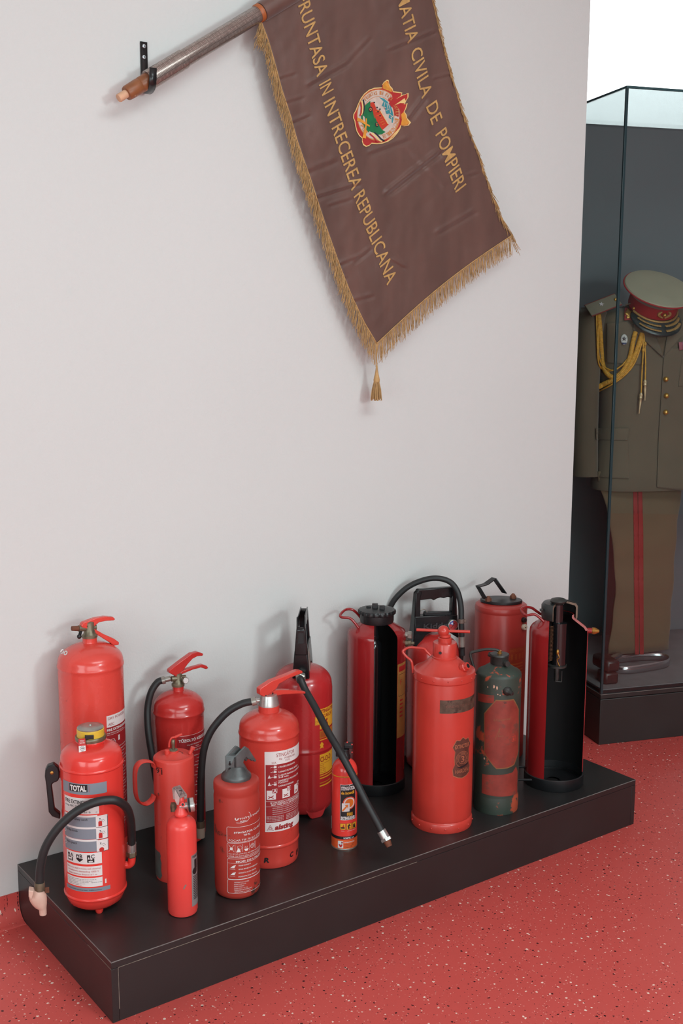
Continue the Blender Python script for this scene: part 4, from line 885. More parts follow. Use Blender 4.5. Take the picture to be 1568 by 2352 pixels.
p.line([(L_+.005, zz(1908)), (L_+.0135, zz(1895)), (L_+.022, zz(1908)), (L_+.005, zz(1908))], .0009, m_pdr); p.line([(L_+.009, zz(1905)), (L_+.0135, zz(1899)), (L_+.018, zz(1905)), (L_+.009, zz(1905))], .0012, m_pdr)
p.text('alsting', (L_+.025, zz(1906.5)), (L_+.082, zz(1906.5)), (.0025, .0125), m_pdr, 3, .05)
p.build('label', e.root, 'dark red and white instruction label')
for ch, u, v, wd in (('R', 606, 1981, .0145), ('C', 665, 1970, .013), ('F', 680, 1964, .012)):
    p = e.pr(r=.0785); c = e.cy(u, v); p.text(ch, c, (c[0]+wd, c[1]), (.002, .0125), m_pk, 2, .04); p.build('stencil_letter', e.root)

# ------------------------------------------------ tall foam powder extinguisher with upright black grip
m_grip = mat('glossy_black_grip', S(22, 22, 24), .24, var=.1, vscale=30)
def loop_grip(e, dr, z0, zt, wid, th, label, fork=False):
    """black moulded grip standing on the dome; dr = horizontal direction of its length"""
    dr = Vector(dr).normalized(); nn = Vector((-dr.y, dr.x, 0)); P = lambda a, z: dr*a+Z*z
    w = wid/2; out = []
    def pc(pts, t, bev=.0025):
        mb = MB().prism([P(*q) for q in pts], nn, t)
        for i, v in enumerate(mb.v): k = max(0, min(1, (v.z-z0+.01)/(zt-z0))); mb.v[i] = v-nn*(v.dot(nn)*.52*k)
        return mb
    hb = zt-z0
    q = pc([(-w*1.08, z0-.012), (-w*.86, z0-.018), (-w*.5, z0+.018), (0, z0+.034), (w*.5, z0+.026), (w*1.02, z0+.0), (w*1.05, z0+.004), (w*1.0, z0+hb*.47), (-w*.98, z0+hb*.50)], th)
    g = e.part(q, 'grip_base', m_grip, label, bevel=.003)
    a = e.part(pc([(-w*.99, z0+hb*.46), (-w*.72, z0+hb*.46), (-w*.70, z0+hb*.86), (-w*.62, zt-.004), (-w*.80, zt), (-w*.93, zt-.008)], th*.9), 'grip_post', m_grip, bevel=.003)
    if fork:   # forked front post: solid web below, two thin cheeks above, with a channel between them
        b = e.part(pc([(w*.70, z0+hb*.43), (w*1.02, z0+hb*.40), (w*1.0, zt-.030), (w*.92, zt-.024), (w*.74, zt-.028)], th*.96), 'grip_post', m_grip, bevel=.003)
        for sg in (-1, 1):
            mb = pc([(w*.62, zt-.034), (w*1.0, zt-.034), (w*.99, zt-.004), (w*.93, zt+.006), (w*.70, zt+.002)], .007)
            for k_, v in enumerate(mb.v): mb.v[k_] = v+nn*(sg*(th*.24-.0035+.002))
            e.part(mb, 'grip_prong', m_grip, bevel=.001)
        mb = pc([(w*1.004, z0+hb*.60), (w*1.012, z0+hb*.60), (w*1.006, zt-.040), (w*.998, zt-.040)], th*.5); e.part(mb, 'channel_lip', m_blk, bevel=.002)
        pl2 = pc([(w*.30, z0+.030), (w*.86, z0+.022), (w*.88, z0+hb*.45), (w*.55, z0+hb*.48), (w*.34, z0+hb*.36)], .002)
        for k_, v in enumerate(pl2.v): pl2.v[k_] = v+nn*((1 if nn.dot(e.e) > 0 else -1)*(th*.5*(1-.52*max(0, min(1, (v.z-z0+.01)/(zt-z0))))+.0012))
        e.part(pl2, 'side_plate', m_zinc, 'scuffed silver side plate')
    else:
        b = e.part(pc([(w*.76, z0+hb*.43), (w*1.0, z0+hb*.43), (w*.98, zt-.006), (w*.90, zt), (w*.74, zt-.004)], th*.78), 'grip_post', m_grip, bevel=.003)
    t = [(-w*.86, zt-.002), (-w*.8, zt+.004), (w*.9, zt+.004), (w*.95, zt-.004), (w*.9, zt-.026)]+[(w*.9-w*.17*k, zt-.028-(.003 if k % 2 else 0)) for k in range(1, 6)]+[(-w*.08, zt-.036), (-w*.2, zt-.030), (-w*.72, zt-.032), (-w*.8, zt-.02)]
    if fork:
        for sg in (-1, 1):
            mb = pc([(x_ if x_ < w*.7 else w*.7, z_) for x_, z_ in t], .006)
            for k_, v in enumerate(mb.v): mb.v[k_] = v+nn*(sg*(th*.24-.003))
            e.part(mb, 'grip_bar', m_grip, bevel=.001)
    else: c = e.part(pc(t, th*.8), 'grip_bar', m_grip, bevel=.003)
    l = e.part(pc([(-w*.5, z0+hb*.49), (-w*.45, z0+hb*.56), (w*.8, z0+hb*.52), (w*.84, z0+hb*.45)], th*.5), 'trigger', m_blk, bevel=.002)
    return P, nn
e = Ext(.824, -.147, .087, 'fire_extinguisher', 'tall red extinguisher with upright black moulded grip and yellow label behind the small spray can')
mr8 = red('red_paint_crimson', 184, 42, 44, .26)
zm = e.fz(1731, .087)
e.body([(.0, .010), (.066, .010), (.078, .013), (.085, .022), (.087, .038), (.087, zm-.008)]+bead(.087, zm, .006, .002)+[(.087, zm+.015), (.087, .375)]+dome(.087, .378, .068, .02, 2.4, 12)+[(.018, .447), (.0, .448)], mr8)
for k, a in enumerate((.5, .5+2*PI/3, .5+4*PI/3)):
    q = e.a0+a; c = Vector((math.cos(q), math.sin(q), 0)); t_ = Vector((-c.y, c.x, 0)); pts = []
    for s_, z_ in ((-.034, .028), (-.026, .012), (-.020, .003), (-.014, 0), (.014, 0), (.020, .003), (.026, .012), (.034, .028)): pts.append(c*math.sqrt(max(.0, (.083-.10*max(0, .02-z_))**2-s_*s_))+t_*s_+Z*z_)
    e.part(MB().prism(pts, c, .009), 'foot', mr8, bevel=.002)
vd = Vector((e.n.x, e.n.y, 0)); rot = Matrix.Rotation(math.radians(-4), 3, 'Z'); gd = -(rot @ vd)
loop_grip(e, gd, .424, .600, .150, .052, 'black moulded grip base', True)
c = gd*.083+Z*.435
q = MB().lathe([(.013, -.006), (.0155, 0), (.0155, .010), (.012, .013)], c, 6, frame_of((gd-Z*.35).normalized())); e.part(q, 'hex_nut', m_zinc, sharp=20)
def wp(u, v, off): return e.fc(u, v, off)
hp = [c+gd*.006, c+gd*.022-Z*.006, e.fc(690, 1560, .115), e.fc(701, 1585, .13), e.fc(722, 1622, .17), e.fc(752, 1679, .235), e.fc(775, 1718, .274), e.fc(792, 1748, .298), e.fc(817, 1795, .323), e.fc(842, 1845, .342), e.fc(868, 1893, .356), e.fc(877, 1912, .362)]
e.hose(hp, .0103, n=6)
a_ = e.fc(875, 1908, .361); b_ = e.fc(885, 1925, .368); c_ = e.fc(888, 1931, .371); d_2 = e.fc(894, 1944, .377)
q = MB(); cyl_between(q, a_, b_, .0125, .0128); e.part(q, 'ferrule', m_alu); q = MB(); cyl_between(q, b_, c_, .0155, .0155, 6); e.part(q, 'hex_nut', m_alu, sharp=20); q = MB(); cyl_between(q, c_, d_2, .0105, .008, 16); e.part(q, 'nozzle_tip', m_rust, 'dull brass nozzle tip')
p = e.pr(); zz = lambda v: e.cy(750, v)[1]; a_ = e.cy(734, 1640)[0]; b_ = .122
p.rect(a_, b_, zz(1670), zz(1624), m_py, 1); p.rect(a_, b_, zz(1691), zz(1674), mat('print_ochre', S(190, 112, 34), .45), 1); p.rect(a_, b_, zz(1696), zz(1694), m_py, 1)
p.t('STINGATOR', a_+.003, zz(1634), .010, m_pdr, a_+.068, 2, bold=.03); p.t('ÎNCARCAT', a_+.002, zz(1645), .010, m_pdr, a_+.06, 2, bold=.02); p.t('P6', a_+.006, zz(1668), .024, m_pdr, a_+.034, 2, bold=.05)
p.rect(a_-.016, a_-.001, zz(1659), zz(1640), m_py, 1); p.t('CSG', a_-.014, zz(1654), .007, m_pdr, a_-.003, 2); p.frame(a_-.0152, a_-.0018, zz(1658), zz(1641), .0007, m_pdr, 2)
for k in range(9): p.rect(a_+.002, a_+.05, zz(1677+k*1.5), zz(1676.2+k*1.5), m_pdr, 2)
p.poly([(a_, zz(1716)), (a_+.003, zz(1713)), (a_+.012, zz(1713)), (a_+.015, zz(1716)), (a_+.012, zz(1709)), (a_+.015, zz(1706)), (a_+.0075, zz(1699)), (a_, zz(1706)), (a_+.003, zz(1709))], m_py, 1)
p.rect(a_, b_, zz(1773), zz(1728), m_py, 1); p.t('CI-O-D', a_+.002, zz(1745), .0145, m_pdr, a_+.05, 2, bold=.02); p.rect(a_+.002, b_, zz(1749.6), zz(1749), m_pdr, 2)
for k, tx in enumerate(('Service', 'Moreni', 'Str. Uzinei', 'Tel. 42.51', 'Telex 1234')): p.t(tx, a_+.002, zz(1754+k*4.2), .0034, m_pdr, None, 2)
p.rect(a_, b_, zz(1777.5), zz(1775.5), m_py, 1); p.rect(a_, b_, zz(1783.5), zz(1781), m_py, 1); p.rect(a_, b_, zz(1801), zz(1798), m_py, 1); p.rect(a_, a_+.05, zz(1794), zz(1792), mat('print_ochre', S(190, 112, 34)), 1)
p.build('label', e.root, 'yellow and red printed label')

# ------------------------------------------------ small spray can
e = Ext(.78, -.416, .0355, 'fire_extinguisher', 'small red aerosol spray extinguisher with black cap and black yellow label under the hose')
mr9 = red('red_paint_aerosol', 236, 66, 58, .22)
zs = e.az(1768)
e.body([(.0, .002), (.031, .0), (.0345, .001), (.0355, .006), (.0355, zs)]+dome(.0355, zs, .036, .013, 2.0, 10)[1:], mr9)
e.part(MB().lathe([(.0362, .0005), (.0364, .003), (.0356, .005)], seg=40), 'base_rim', m_zinc)
z1 = zs+.034; q = MB().lathe([(.0145, z1-.004), (.016, z1), (.016, z1+.008), (.013, z1+.012), (.013, z1+.026), (.011, z1+.028)], seg=24); e.part(q, 'nozzle_cap', m_blk, 'black plastic nozzle cap')
q = MB().obox(e.fc(800, 1712, .0), e.e*.012, e.n*.011, Z*.006); q.obox(e.fc(776, 1730, .006), e.e*.006, e.n*.007, Z*.008); e.part(q, 'trigger', m_blk, bevel=.002)
q = MB(); 
for u, v in ((797, 1705), (808, 1710), (808, 1728)): q.sphere(e.fc(u, v, .011), .0022, 8, 6)
e.part(q, 'seal_pin', mr9)
p = e.pr(); L_ = e.cy(781, 1840)[0]; R2 = L_+.047; zz = lambda v: e.cy(786, v)[1]
p.rect(L_, R2, zz(1884), zz(1802.5), m_pw, 1); p.rect(L_+.0008, R2-.0008, zz(1883), zz(1803.5), m_pk, 1.5)
p.t('STINGĂTOR', L_+.003, zz(1815), .0098, m_pw, R2-.003, 2, bold=.05); p.t('de incendii', L_+.003, zz(1824.5), .0078, m_py, R2-.006, 2, bold=.04)
cx0, cz0 = L_+.026, zz(1845); mo = mat('print_orange', S(226, 116, 40), .45)
p.disc(cx0, cz0, .0185, mo, 2, 28); p.ring(cx0, cz0, .0155, .0185, mat('print_coral', S(220, 84, 60)), 2.4); p.ring(cx0, cz0, .0125, .0155, m_pw, 2.6)
p.rect(L_+.005, L_+.026, zz(1864), zz(1845), m_pw, 3); p.poly([(L_+.008, zz(1864)), (L_+.005, zz(1861)), (L_+.016, zz(1851)), (L_+.012, zz(1849)), (L_+.022, zz(1848)), (L_+.021, zz(1857)), (L_+.019, zz(1853.5))], mo, 3.4)
p.t('FIRE', L_+.019, zz(1874), .0085, m_py, L_+.036, 2, bold=.04); p.t('EXTINGUISHER', L_+.003, zz(1882), .0075, m_pw, R2-.003, 2, bold=.05)
for k in range(3):
    x0 = L_+k*.0175; p.rect(x0, x0+.0155, zz(1906), zz(1891.5), m_py, 1); p.frame(x0, x0+.0155, zz(1906), zz(1891.5), .0006, m_pk, 2)
    if k == 0: p.rect(x0+.002, x0+.013, zz(1903), zz(1900), m_pk, 2); p.poly([(x0+.006, zz(1900)), (x0+.010, zz(1893)), (x0+.012, zz(1900))], m_prd, 2)
    elif k == 1: p.poly([(x0+.002, zz(1898)), (x0+.008, zz(1893)), (x0+.013, zz(1898))], m_pk, 2); p.rect(x0+.004, x0+.008, zz(1904), zz(1898), m_pk, 2); p.poly([(x0+.007, zz(1904)), (x0+.010, zz(1899)), (x0+.013, zz(1904))], m_prd, 2)
    else: p.poly([(x0+.003, zz(1904)), (x0+.003, zz(1897)), (x0+.008, zz(1894)), (x0+.012, zz(1904))], m_pk, 2)
    p.t(('AUTO', 'LOCUINTA', 'BIROU')[k], x0+.003, zz(1909.5), .0022, m_pw, None, 2)
p.rect(-.09, .09, zz(1786), zz(1784), m_py, 1, 40); p.t('UTILIZARE UNICA BUNA', L_-.008, zz(1787)+.0012, .0016, m_pk, R2-.01, 2)
p.rect(-.09, .09, zz(1928), zz(1921.5), m_pk, 1, 40); p.t('ROMTEC S.A.', L_+.010, zz(1927), .0045, m_pw, R2-.006, 2, bold=.02)
mg = mat('print_orange_red', S(224, 92, 46), .4, var=.15, vscale=60); p.rect(-.1, .1, zz(1954), zz(1929), mg, 1, 40)
p.rect(L_-.006, L_+.009, zz(1948), zz(1932), m_pw, 2); p.poly([(L_-.004, zz(1940)), (L_, zz(1939)), (L_+.0015, zz(1942)), (L_+.004, zz(1939)), (L_+.008, zz(1940)), (L_+.004, zz(1946)), (L_, zz(1946))], m_prd, 3); p.rect(L_+.004, L_+.008, zz(1937), zz(1933), m_prd, 3); p.rect(L_+.004, L_+.006, zz(1937), zz(1935), m_pk, 3.5)
p.t('DISTRIBUITOR UNIC:', L_+.011, zz(1936), .003, m_pw, R2-.004, 2, bold=.02)
for k in range(3): p.t('Calea Dorobanti Nr. 12-14 Bucuresti', L_+.011, zz(1940+k*3.6), .0022, m_pk, R2-.004-.004*k, 2)
p.rect(-.052, -.047, zz(1913), zz(1884), m_pw, 1)
for k in range(6): p.rect(-.054, -.051, zz(1818+k*9), zz(1812+k*9), m_pk, 1)
p.build('label', e.root, 'printed aerosol label')

# ------------------------------------------------ cutaway extinguisher with black ribbed cap
def cutaway(e, prof_o, t, rng, m_out, m_in):
    po = list(prof_o); pi_ = [(max(r-t, .001), z+(t*.7 if i < 2 else -t*.5)) for i, (r, z) in enumerate(prof_o)]
    poly = po+pi_[::-1]; mis = [0]*len(po)+[1]*len(pi_); mis[len(po)-1] = 0
    return e.part(MB().sector(poly, rng, (0, 0, 0), 56, mis), 'body', [m_out, m_in])
e = Ext(1.105, -.138, .090, 'fire_extinguisher', 'cutaway red extinguisher with scalloped black cap, black inner tube and wire handle, by the wall')
mr10 = red('red_paint_dark', 150, 32, 34, .2)
zsh = e.az(1449); zne = e.az(1428)
sl = e.cy(858, 1540)[0]; sr = e.cy(912, 1540)[0]
def rng10(r, z):
    k = 1.0
    f = lambda s_: math.asin(max(-1, min(1, s_/max(r, .0005)))) if abs(s_) < r else (PI/2 if s_ > 0 else -PI/2)
    xl = .090*math.sin(sl/.090); xr = .090*math.sin(sr/.090)
    if z > zsh-.01: xr = xr*max(.25, 1-((z-zsh+.01)/(zne-zsh+.02))**2*.75)
    return (e.a0+f(xr), e.a0+2*PI+f(xl))
prof = [(.088, .010), (.0895, .014), (.090, .03), (.090, .2), (.090, zsh-.012), (.0895, zsh-.004), (.086, zsh+.004), (.072, zsh+.014), (.052, zne-.003), (.047, zne+.002), (.046, zne+.012)]
cutaway(e, prof, .0022, rng10, mr10, m_blkint)
e.part(MB().lathe([(.0915, 0), (.093, .002), (.093, .034), (.0905, .036), (.0875, .034), (.0872, .008), (.02, .006)], seg=56, cap=False), 'base_ring', m_blk)
tb = Vector((math.cos(e.a0)*.03, math.sin(e.a0)*.03, 0))
m_tube = mat('glossy_black_tube', S(22, 22, 24), .18, coat=.5)
q = MB().lathe([(.026, .05), (.0285, .06), (.0285, .455), (.0265, .468), (.018, .478), (.018, zne+.03)], -e.n*.018-e.e*.012, 32); q.lathe([(.0195, .483), (.0195, .492)], -e.n*.018-e.e*.012, 32); e.part(q, 'inner_cylinder', m_tube, 'glossy black inner gas cylinder')
z1 = e.fz(1413, .05); z2 = z1+.008
vs = MB(); n_ = 24; pr_ = []
def scal(rad, amp, z, n=96): return [Vector(((rad+amp*math.cos(n_*2*PI*k/n))*math.cos(2*PI*k/n), (rad+amp*math.cos(n_*2*PI*k/n))*math.sin(2*PI*k/n), z)) for k in range(n)]
rings = [scal(.050, 0, zne), scal(.052, .0, zne+.006), scal(.052, 0, z1-.008), scal(.0565, .0012, z1-.006), scal(.0575, .0016, z1+.002), scal(.055, .001, z1+.006), scal(.03, 0, z1+.010), scal(.004, 0, z1+.0105)]
mb = MB(); n = 96; mb.add([p for r in rings for p in r], [(i*n+k, i*n+(k+1) % n, (i+1)*n+(k+1) % n, (i+1)*n+k) for i in range(len(rings)-1) for k in range(n)]+[tuple(range((len(rings)-1)*n, len(rings)*n))])
cp = e.part(mb, 'scalloped_cap', m_blk, 'black scalloped screw cap')
zt = z1+.010
e.part(MB().obox(e.fc(859, 1393, .0)*Vector((1, 1, 0)).length*0 if False else (-e.e*.006+Z*(zt+.006)), e.e*.009, e.n*.007, Z*.008), 'cap_lug', m_blk, bevel=.002, parent=cp)
e.part(MB().obox(e.e*.016-e.n*.012+Z*(zt+.003), e.e*.008, e.n*.007, Z*.008), 'cap_lug', m_blk, bevel=.002, parent=cp); e.part(MB().obox(-e.e*.026+e.n*.006+Z*(zt+.001), e.e*.007, e.n*.005, Z*.004), 'cap_lug', m_blk, bevel=.0015, parent=cp)
wh = [(823, 1442, .03), (814, 1430, .03), (803, 1420, .03), (785, 1418, .03), (781, 1413, .02), (787, 1405, .0), (796, 1399.5, -.02), (808, 1400, -.02), (819, 1408, -.025), (829, 1420, -.03)]
e.part(MB().tube(spline([e.fc(*c) for c in wh], 5), .0042, 10), 'wire_handle', mr10, 'bent red wire handle')
q = MB(); P0_ = e.on(1.45, e.az(1455), .088); dd = Vector((math.cos(e.a0+1.45), math.sin(e.a0+1.45), 0))
cyl_between(q, P0_, P0_+dd*.01, .009); q.lathe([(.012, .008), (.013, .011), (.013, .019), (.010, .021)], P0_, 6, frame_of(dd)); e.part(q, 'hex_outlet', m_zinc, sharp=25)
q = MB(); cyl_between(q, P0_-Z*.026, P0_-Z*.026+dd*.012, .010); q.lathe([(.011, .010), (.011, .018), (.005, .020), (.005, .028)], P0_-Z*.026, 8, frame_of(dd)); e.part(q, 'lower_outlet', m_dull, sharp=25)
p = e.pr(); zz = lambda v: e.cy(920, v)[1]; a_ = sr+.001; b_ = sr+.055
mst = mat('sticker_ochre', S(190, 132, 70), .5, var=.2, vscale=30)
p.rect(a_, b_, zz(1692), zz(1524), mst, 1); p.rect(a_+.006, b_, zz(1542), zz(1530), m_prd, 2); p.frame(a_+.006, b_-.003, zz(1598), zz(1548), .0012, m_pk, 2)
p.t('F', a_+.013, zz(1572), .016, m_prd, None, 2)
for k in range(5): p.rect(a_+.012, a_+.03, zz(1610+k*9), zz(1606+k*9), m_prd, 2)
p.build('sticker', e.root, 'yellowed sticker')

# ------------------------------------------------ extinguisher with black grip and looped hose, back
e = Ext(1.363, -.108, .0855, 'fire_extinguisher', 'red extinguisher with big black moulded grip, round gauge and hose arching over it')
mr11 = red('red_paint_signal', 196, 52, 48, .26)
e.body([(.0, .004), (.075, .002), (.083, .01), (.0855, .03), (.0855, .36)]+dome(.0855, .368, .075, .02, 2.4, 12)+[(.018, .444), (.0, .445)], mr11)
gd = Vector((math.cos(math.radians(-18)), math.sin(math.radians(-18)), 0))
PG, nn = loop_grip(e, gd, .428, .592, .150, .050, 'black moulded grip base')
if nn.dot(e.n) > 0: nn = -nn
pg = Print(lambda a, b, lay: gd*a+Z*b+nn*(.0222+.0003*lay)); pg.t('Kidde', -.046, .468, .016, mat('raised_black_letter', S(52, 52, 54), .4), .040, 1, bold=.03); pg.build('raised_lettering', e.root)
g = gd*.056+Z*.474+nn*.0205
go = e.part(MB().lathe([(.016, -.004), (.0175, 0), (.0175, .006), (.0155, .0075), (.0152, .005)], g, 28, frame_of(nn)), 'gauge', m_zinc, 'round pressure gauge')
pg = Print(lambda a, b, lay: g+gd*a+Z*b+nn*(.0055+.0003*lay)); pg.disc(0, 0, .0152, mat('dial_red', S(178, 60, 62), .3), 0, 24); pg.poly([(0, 0), (-.014, .005), (-.008, .0125), (0, .0148)], mat('dial_blue', S(70, 90, 160), .3), 1); pg.poly([(0, .002), (-.008, .004), (-.004, .011)], m_pw, 1.5); pg.line([(-.007, -.009), (.006, .008)], .0016, m_pk, 2); pg.build('dial', go)
hp = [(1061, 1505, .02), (1060, 1461, .02), (1059, 1426, .02), (1058, 1392, .015), (1050, 1358, .01), (1032, 1336, .0), (1001, 1328, .0), (967, 1334, .0), (934, 1350, .0), (907, 1376, .0), (893, 1402, .0), (886, 1425, .0)]
HL = e.hose([e.fc(*c) for c in hp], .0092)
q = MB(); cyl_between(q, e.fc(1060, 1462, .02), e.fc(1060.5, 1485, .02), .0105); e.part(q, 'ferrule', m_zinc); q = MB().lathe([(.0108, 0), (.0108, .014)], e.fc(1059, 1431, .02), 18); q.obox(e.fc(1066, 1426, .02), e.e*.006, e.n*.005, Z*.005); e.part(q, 'hose_clip', mat('brown_clip', S(120, 98, 90), .45, metal=.4), bevel=.0008)
q = MB(); cyl_between(q, e.fc(1060.5, 1484, .02), e.fc(1059, 1516, .02), .0098, .006); e.part(q, 'nozzle', m_blk)
q = MB().tube(spline([PG(-.055, .505)+nn*.005, PG(-.050, .525)+nn*.006, PG(-.035, .528)+nn*.006, PG(-.024, .513)+nn*.006]), .0018, 8); e.part(q, 'safety_ring', m_zinc)

# ------------------------------------------------ large old extinguisher with T-bar and ball
e = Ext(1.1, -.459, .087, 'fire_extinguisher', 'large old red riveted extinguisher with ball and T-bar on top and a shield-shaped badge')
mr12 = red('red_paint_old', 194, 58, 48, .32, wear=.33, wcol=S(136, 46, 40), wscale=9, coat=.25, var=.12)
zr = e.fz(1557, .087); zr2 = e.fz(1576, .087); zb_ = e.fz(1895, .087)
zc = e.fz(1517, .034); zf = e.fz(1528, .05)
e.body([(.0, .004), (.082, .002), (.087, .0), (.0885, .004), (.0885, zb_-.004), (.087, zb_-.001), (.0848, zb_+.002), (.0855, zb_+.004), (.0865, zb_+.008), (.087, .1), (.087, .3), (.087, zr2-.012), (.0855, zr2-.004), (.0855, zr2-.001), (.0885, zr2+.002), (.0888, zr-.004), (.0875, zr), (.083, zr+.001), (.078, zr+.004), (.062, zr+.014), (.05, zc-.010), (.043, zc-.003), (.036, zc), (.034, zc+.001)], mr12, sharp=30)
zt = e.fz(1482, .034)
q = MB().lathe([(.036, zc-.003), (.0365, zc+.003), (.034, zc+.005), (.034, zt-.003), (.0325, zt), (.018, zt+.001)], seg=40); e.part(q, 'neck_cylinder', mr12)
z1 = zt; q = MB().lathe([(.0195, z1-.002), (.0195, z1+.012), (.017, z1+.014), (.014, z1+.014), (.0165, z1+.016), (.0165, z1+.022), (.010, z1+.024), (.009, z1+.032)], seg=24); e.part(q, 'gland_nut', mr12)
ball = e.fc(1018, 1449.5); q = MB().sphere(ball, .0165, 24, 16); e.part(q, 'ball_knob', mr12, 'round red ball knob')
q = MB(); cyl_between(q, e.fc(956, 1446.5), e.fc(1079, 1451), .0042, .0042, 14); e.part(q, 't_bar', mr12, 'horizontal red T-bar')
p0_ = e.fc(1010.5, 1500, .0335); q = MB().lathe([(.0044, 0), (.0042, .0008)], p0_, 16, frame_of(-e.n)); e.part(q, 'vent_hole', m_blk)
a_ = .95; dd = Vector((math.cos(e.a0+a_), math.sin(e.a0+a_), 0)); dd = (dd+Z*.55).normalized(); p0_ = e.on(a_, zr+.012, .058)
q = MB().lathe([(.011, -.01), (.011, .004), (.0135, .005), (.0135, .016), (.011, .018), (.011, .026), (.0065, .027)], p0_, 8, frame_of(dd)); sp_ = e.part(q, 'spout', mr12, 'red hexagonal spout', sharp=25); e.part(MB().lathe([(.0066, .0268), (.006, .0274)], p0_, 16, frame_of(dd)), 'spout_hole', m_blk, parent=sp_)
wh = [(988, 1505, .01), (980, 1497, .01), (973, 1490, .005), (958, 1488, .0), (941, 1487, -.005), (929, 1492, -.005), (925, 1498, .0), (934, 1509, .005), (944, 1518, .01), (947, 1532, .01), (948, 1545, .01)]
e.part(MB().tube(spline([e.fc(*c) for c in wh], 5), .0036, 10), 'wire_handle', mr12, 'bent red wire handle')
for k in range(13):
    a = -1.35+k*.46
    if abs(a) < 1.5:
        for z_ in ((zr+zr2)/2, zb_*.5): e.part(MB().sphere(e.on(a+.1, z_, .0886), .0024, 8, 6), 'rivet', mr12)
p = e.pr(); L_ = e.cy(1010, 1620)[0]; R2 = e.cy(1082, 1620)[0]+.03; zz = lambda v: e.cy(1014, v)[1]
mpl = mat('tarnished_plate', S(96, 76, 64), .5, metal=.35, var=.4, vscale=60, wear=.45, wcol=S(70, 50, 44), wscale=50)
p.rect(L_, R2, zz(1639), zz(1608.5), mpl, 1); p.t('BREVETE S.G.D.G.', L_+.018, zz(1626), .007, mat('plate_letter', S(112, 70, 58), .5), R2-.01, 2); p.build('name_plate', e.root, 'dark tarnished strip plate')
p = e.pr(); c = e.cy(1062, 1735); w_ = .034; y_ = lambda v: e.cy(1040, v)[1]
cz_ = lambda k: y_(1787)+(y_(1698)-y_(1787))*k
shd = [(0, 1.0), (.3, .93), (.62, .95), (.95, .78), (.72, .66), (.78, .5), (.72, .34), (.92, .22), (.85, .06), (.45, .0), (0, -.03)]
full = [(c[0]+x*w_, cz_(y)) for x, y in shd]+[(c[0]-x*w_, cz_(y)) for x, y in shd[-2:0:-1]]
mbd = mat('badge_dark', S(96, 56, 46), .5, metal=.2, var=.3, vscale=50); mbl = mat('badge_copper', S(172, 104, 76), .5, metal=.2)
p.poly([(c[0]+(x-c[0])*1.05, cz_(.48)+(z-cz_(.48))*1.04) for x, z in full], mbl, 1); p.poly(full, mbd, 1.6)
hc = cz_(.45); p.ring(c[0], hc, .0225, .0235, mbl, 2.2); p.ring(c[0], hc, .0135, .0145, mbl, 2.2); p.t('3', c[0]-.006, hc-.0085, .017, mbl, c[0]+.006, 2.4)
p.t('EXTINCTEUR', c[0]-.026, cz_(.74), .011, mbl, c[0]+.026, 2.4, bold=.02); p.t('HARDEN', c[0]-.024, cz_(.1), .011, mbl, c[0]+.024, 2.4)
for i, ch in enumerate('SYSTEME ORIGINAL NEW MARK'):
    if ch != ' ': q_ = PI*1.1-i*.19; p.text(ch, (c[0]+.016*math.cos(q_+.07), hc+.016*math.sin(q_+.07)), (c[0]+.016*math.cos(q_-.07), hc+.016*math.sin(q_-.07)), (.005*math.cos(q_), .005*math.sin(q_)), mbl, 2.4)
p.poly([(c[0]-.02, cz_(.26)), (c[0]+.004, cz_(.28)), (c[0]+.024, cz_(.33)), (c[0]+.022, cz_(.27)), (c[0]-.004, cz_(.22))], m_pk, 2.6)
p.build('badge', e.root, 'shield-shaped dark badge with copper lettering')

# ------------------------------------------------ tall extinguisher with black lid and strap, back right
e = Ext(1.62, -.15, .0865, 'fire_extinguisher', 'tall red extinguisher with black bolted lid and strap handle, back right by the wall')
mr13 = red('red_paint_tall', 170, 52, 46, .38, wear=.3, wcol=S(120, 50, 44), coat=.1)
zs = e.az(1390); zb_ = e.fz(1415, .0865)
e.body([(.0, .004), (.08, .002), (.0865, .0), (.0868, .012), (.0865, .02), (.0865, zb_-.004), (.0858, zb_-.001), (.0858, zb_+.001), (.0868, zb_+.003), (.0868, zs-.004), (.085, zs+.004), (.078, zs+.009), (.06, zs+.011), (.0, zs+.012)], mr13, sharp=30)
zl = zs+.012
oval = [(e.e*(.062*math.cos(2*PI*k/28)*(1+.12*abs(math.cos(2*PI*k/28))))+e.n*(.052*math.sin(2*PI*k/28)))+Z*(zl+.004) for k in range(28)]
ld = e.part(MB().prism(oval, Z, .010), 'lid', m_blk, 'black oval bolted lid', bevel=.002)
A = [e.fc(1114, 1376, .03), e.fc(1097, 1347, .03), e.fc(1134, 1328, -.03), e.fc(1158, 1362, -.03)]
mid = (A[1]+A[2])/2-Z*.006; pth = [A[0], A[1], A[1]*.85+mid*.15, mid, A[2]*.85+mid*.15, A[2], A[3]]; hd_ = A[2]-A[1]; hd_.z = 0; wv = hd_.normalized().cross(Z)*.0105
q = MB(); q.add([p_+wv*k for p_ in pth for k in (-1, 1)], [(2*i, 2*i+1, 2*i+3, 2*i+2) for i in range(len(pth)-1)], 0, False)
o = e.part(q, 'strap_handle', m_blk, 'black strap handle', sharp=0); so = o.modifiers.new('s', 'SOLIDIFY'); so.thickness = .003; so.offset = 0
for u, v, o_ in ((1121, 1377, .032), (1178, 1362, -.02)):
    c = e.fc(u, v, o_); c.z = zl+.008; e.part(MB().lathe([(.011, 0), (.011, .009), (.008, .011), (.005, .016), (.003, .017)], c, 7), 'bolt', m_rust, 'rusty brown bolt', sharp=25)
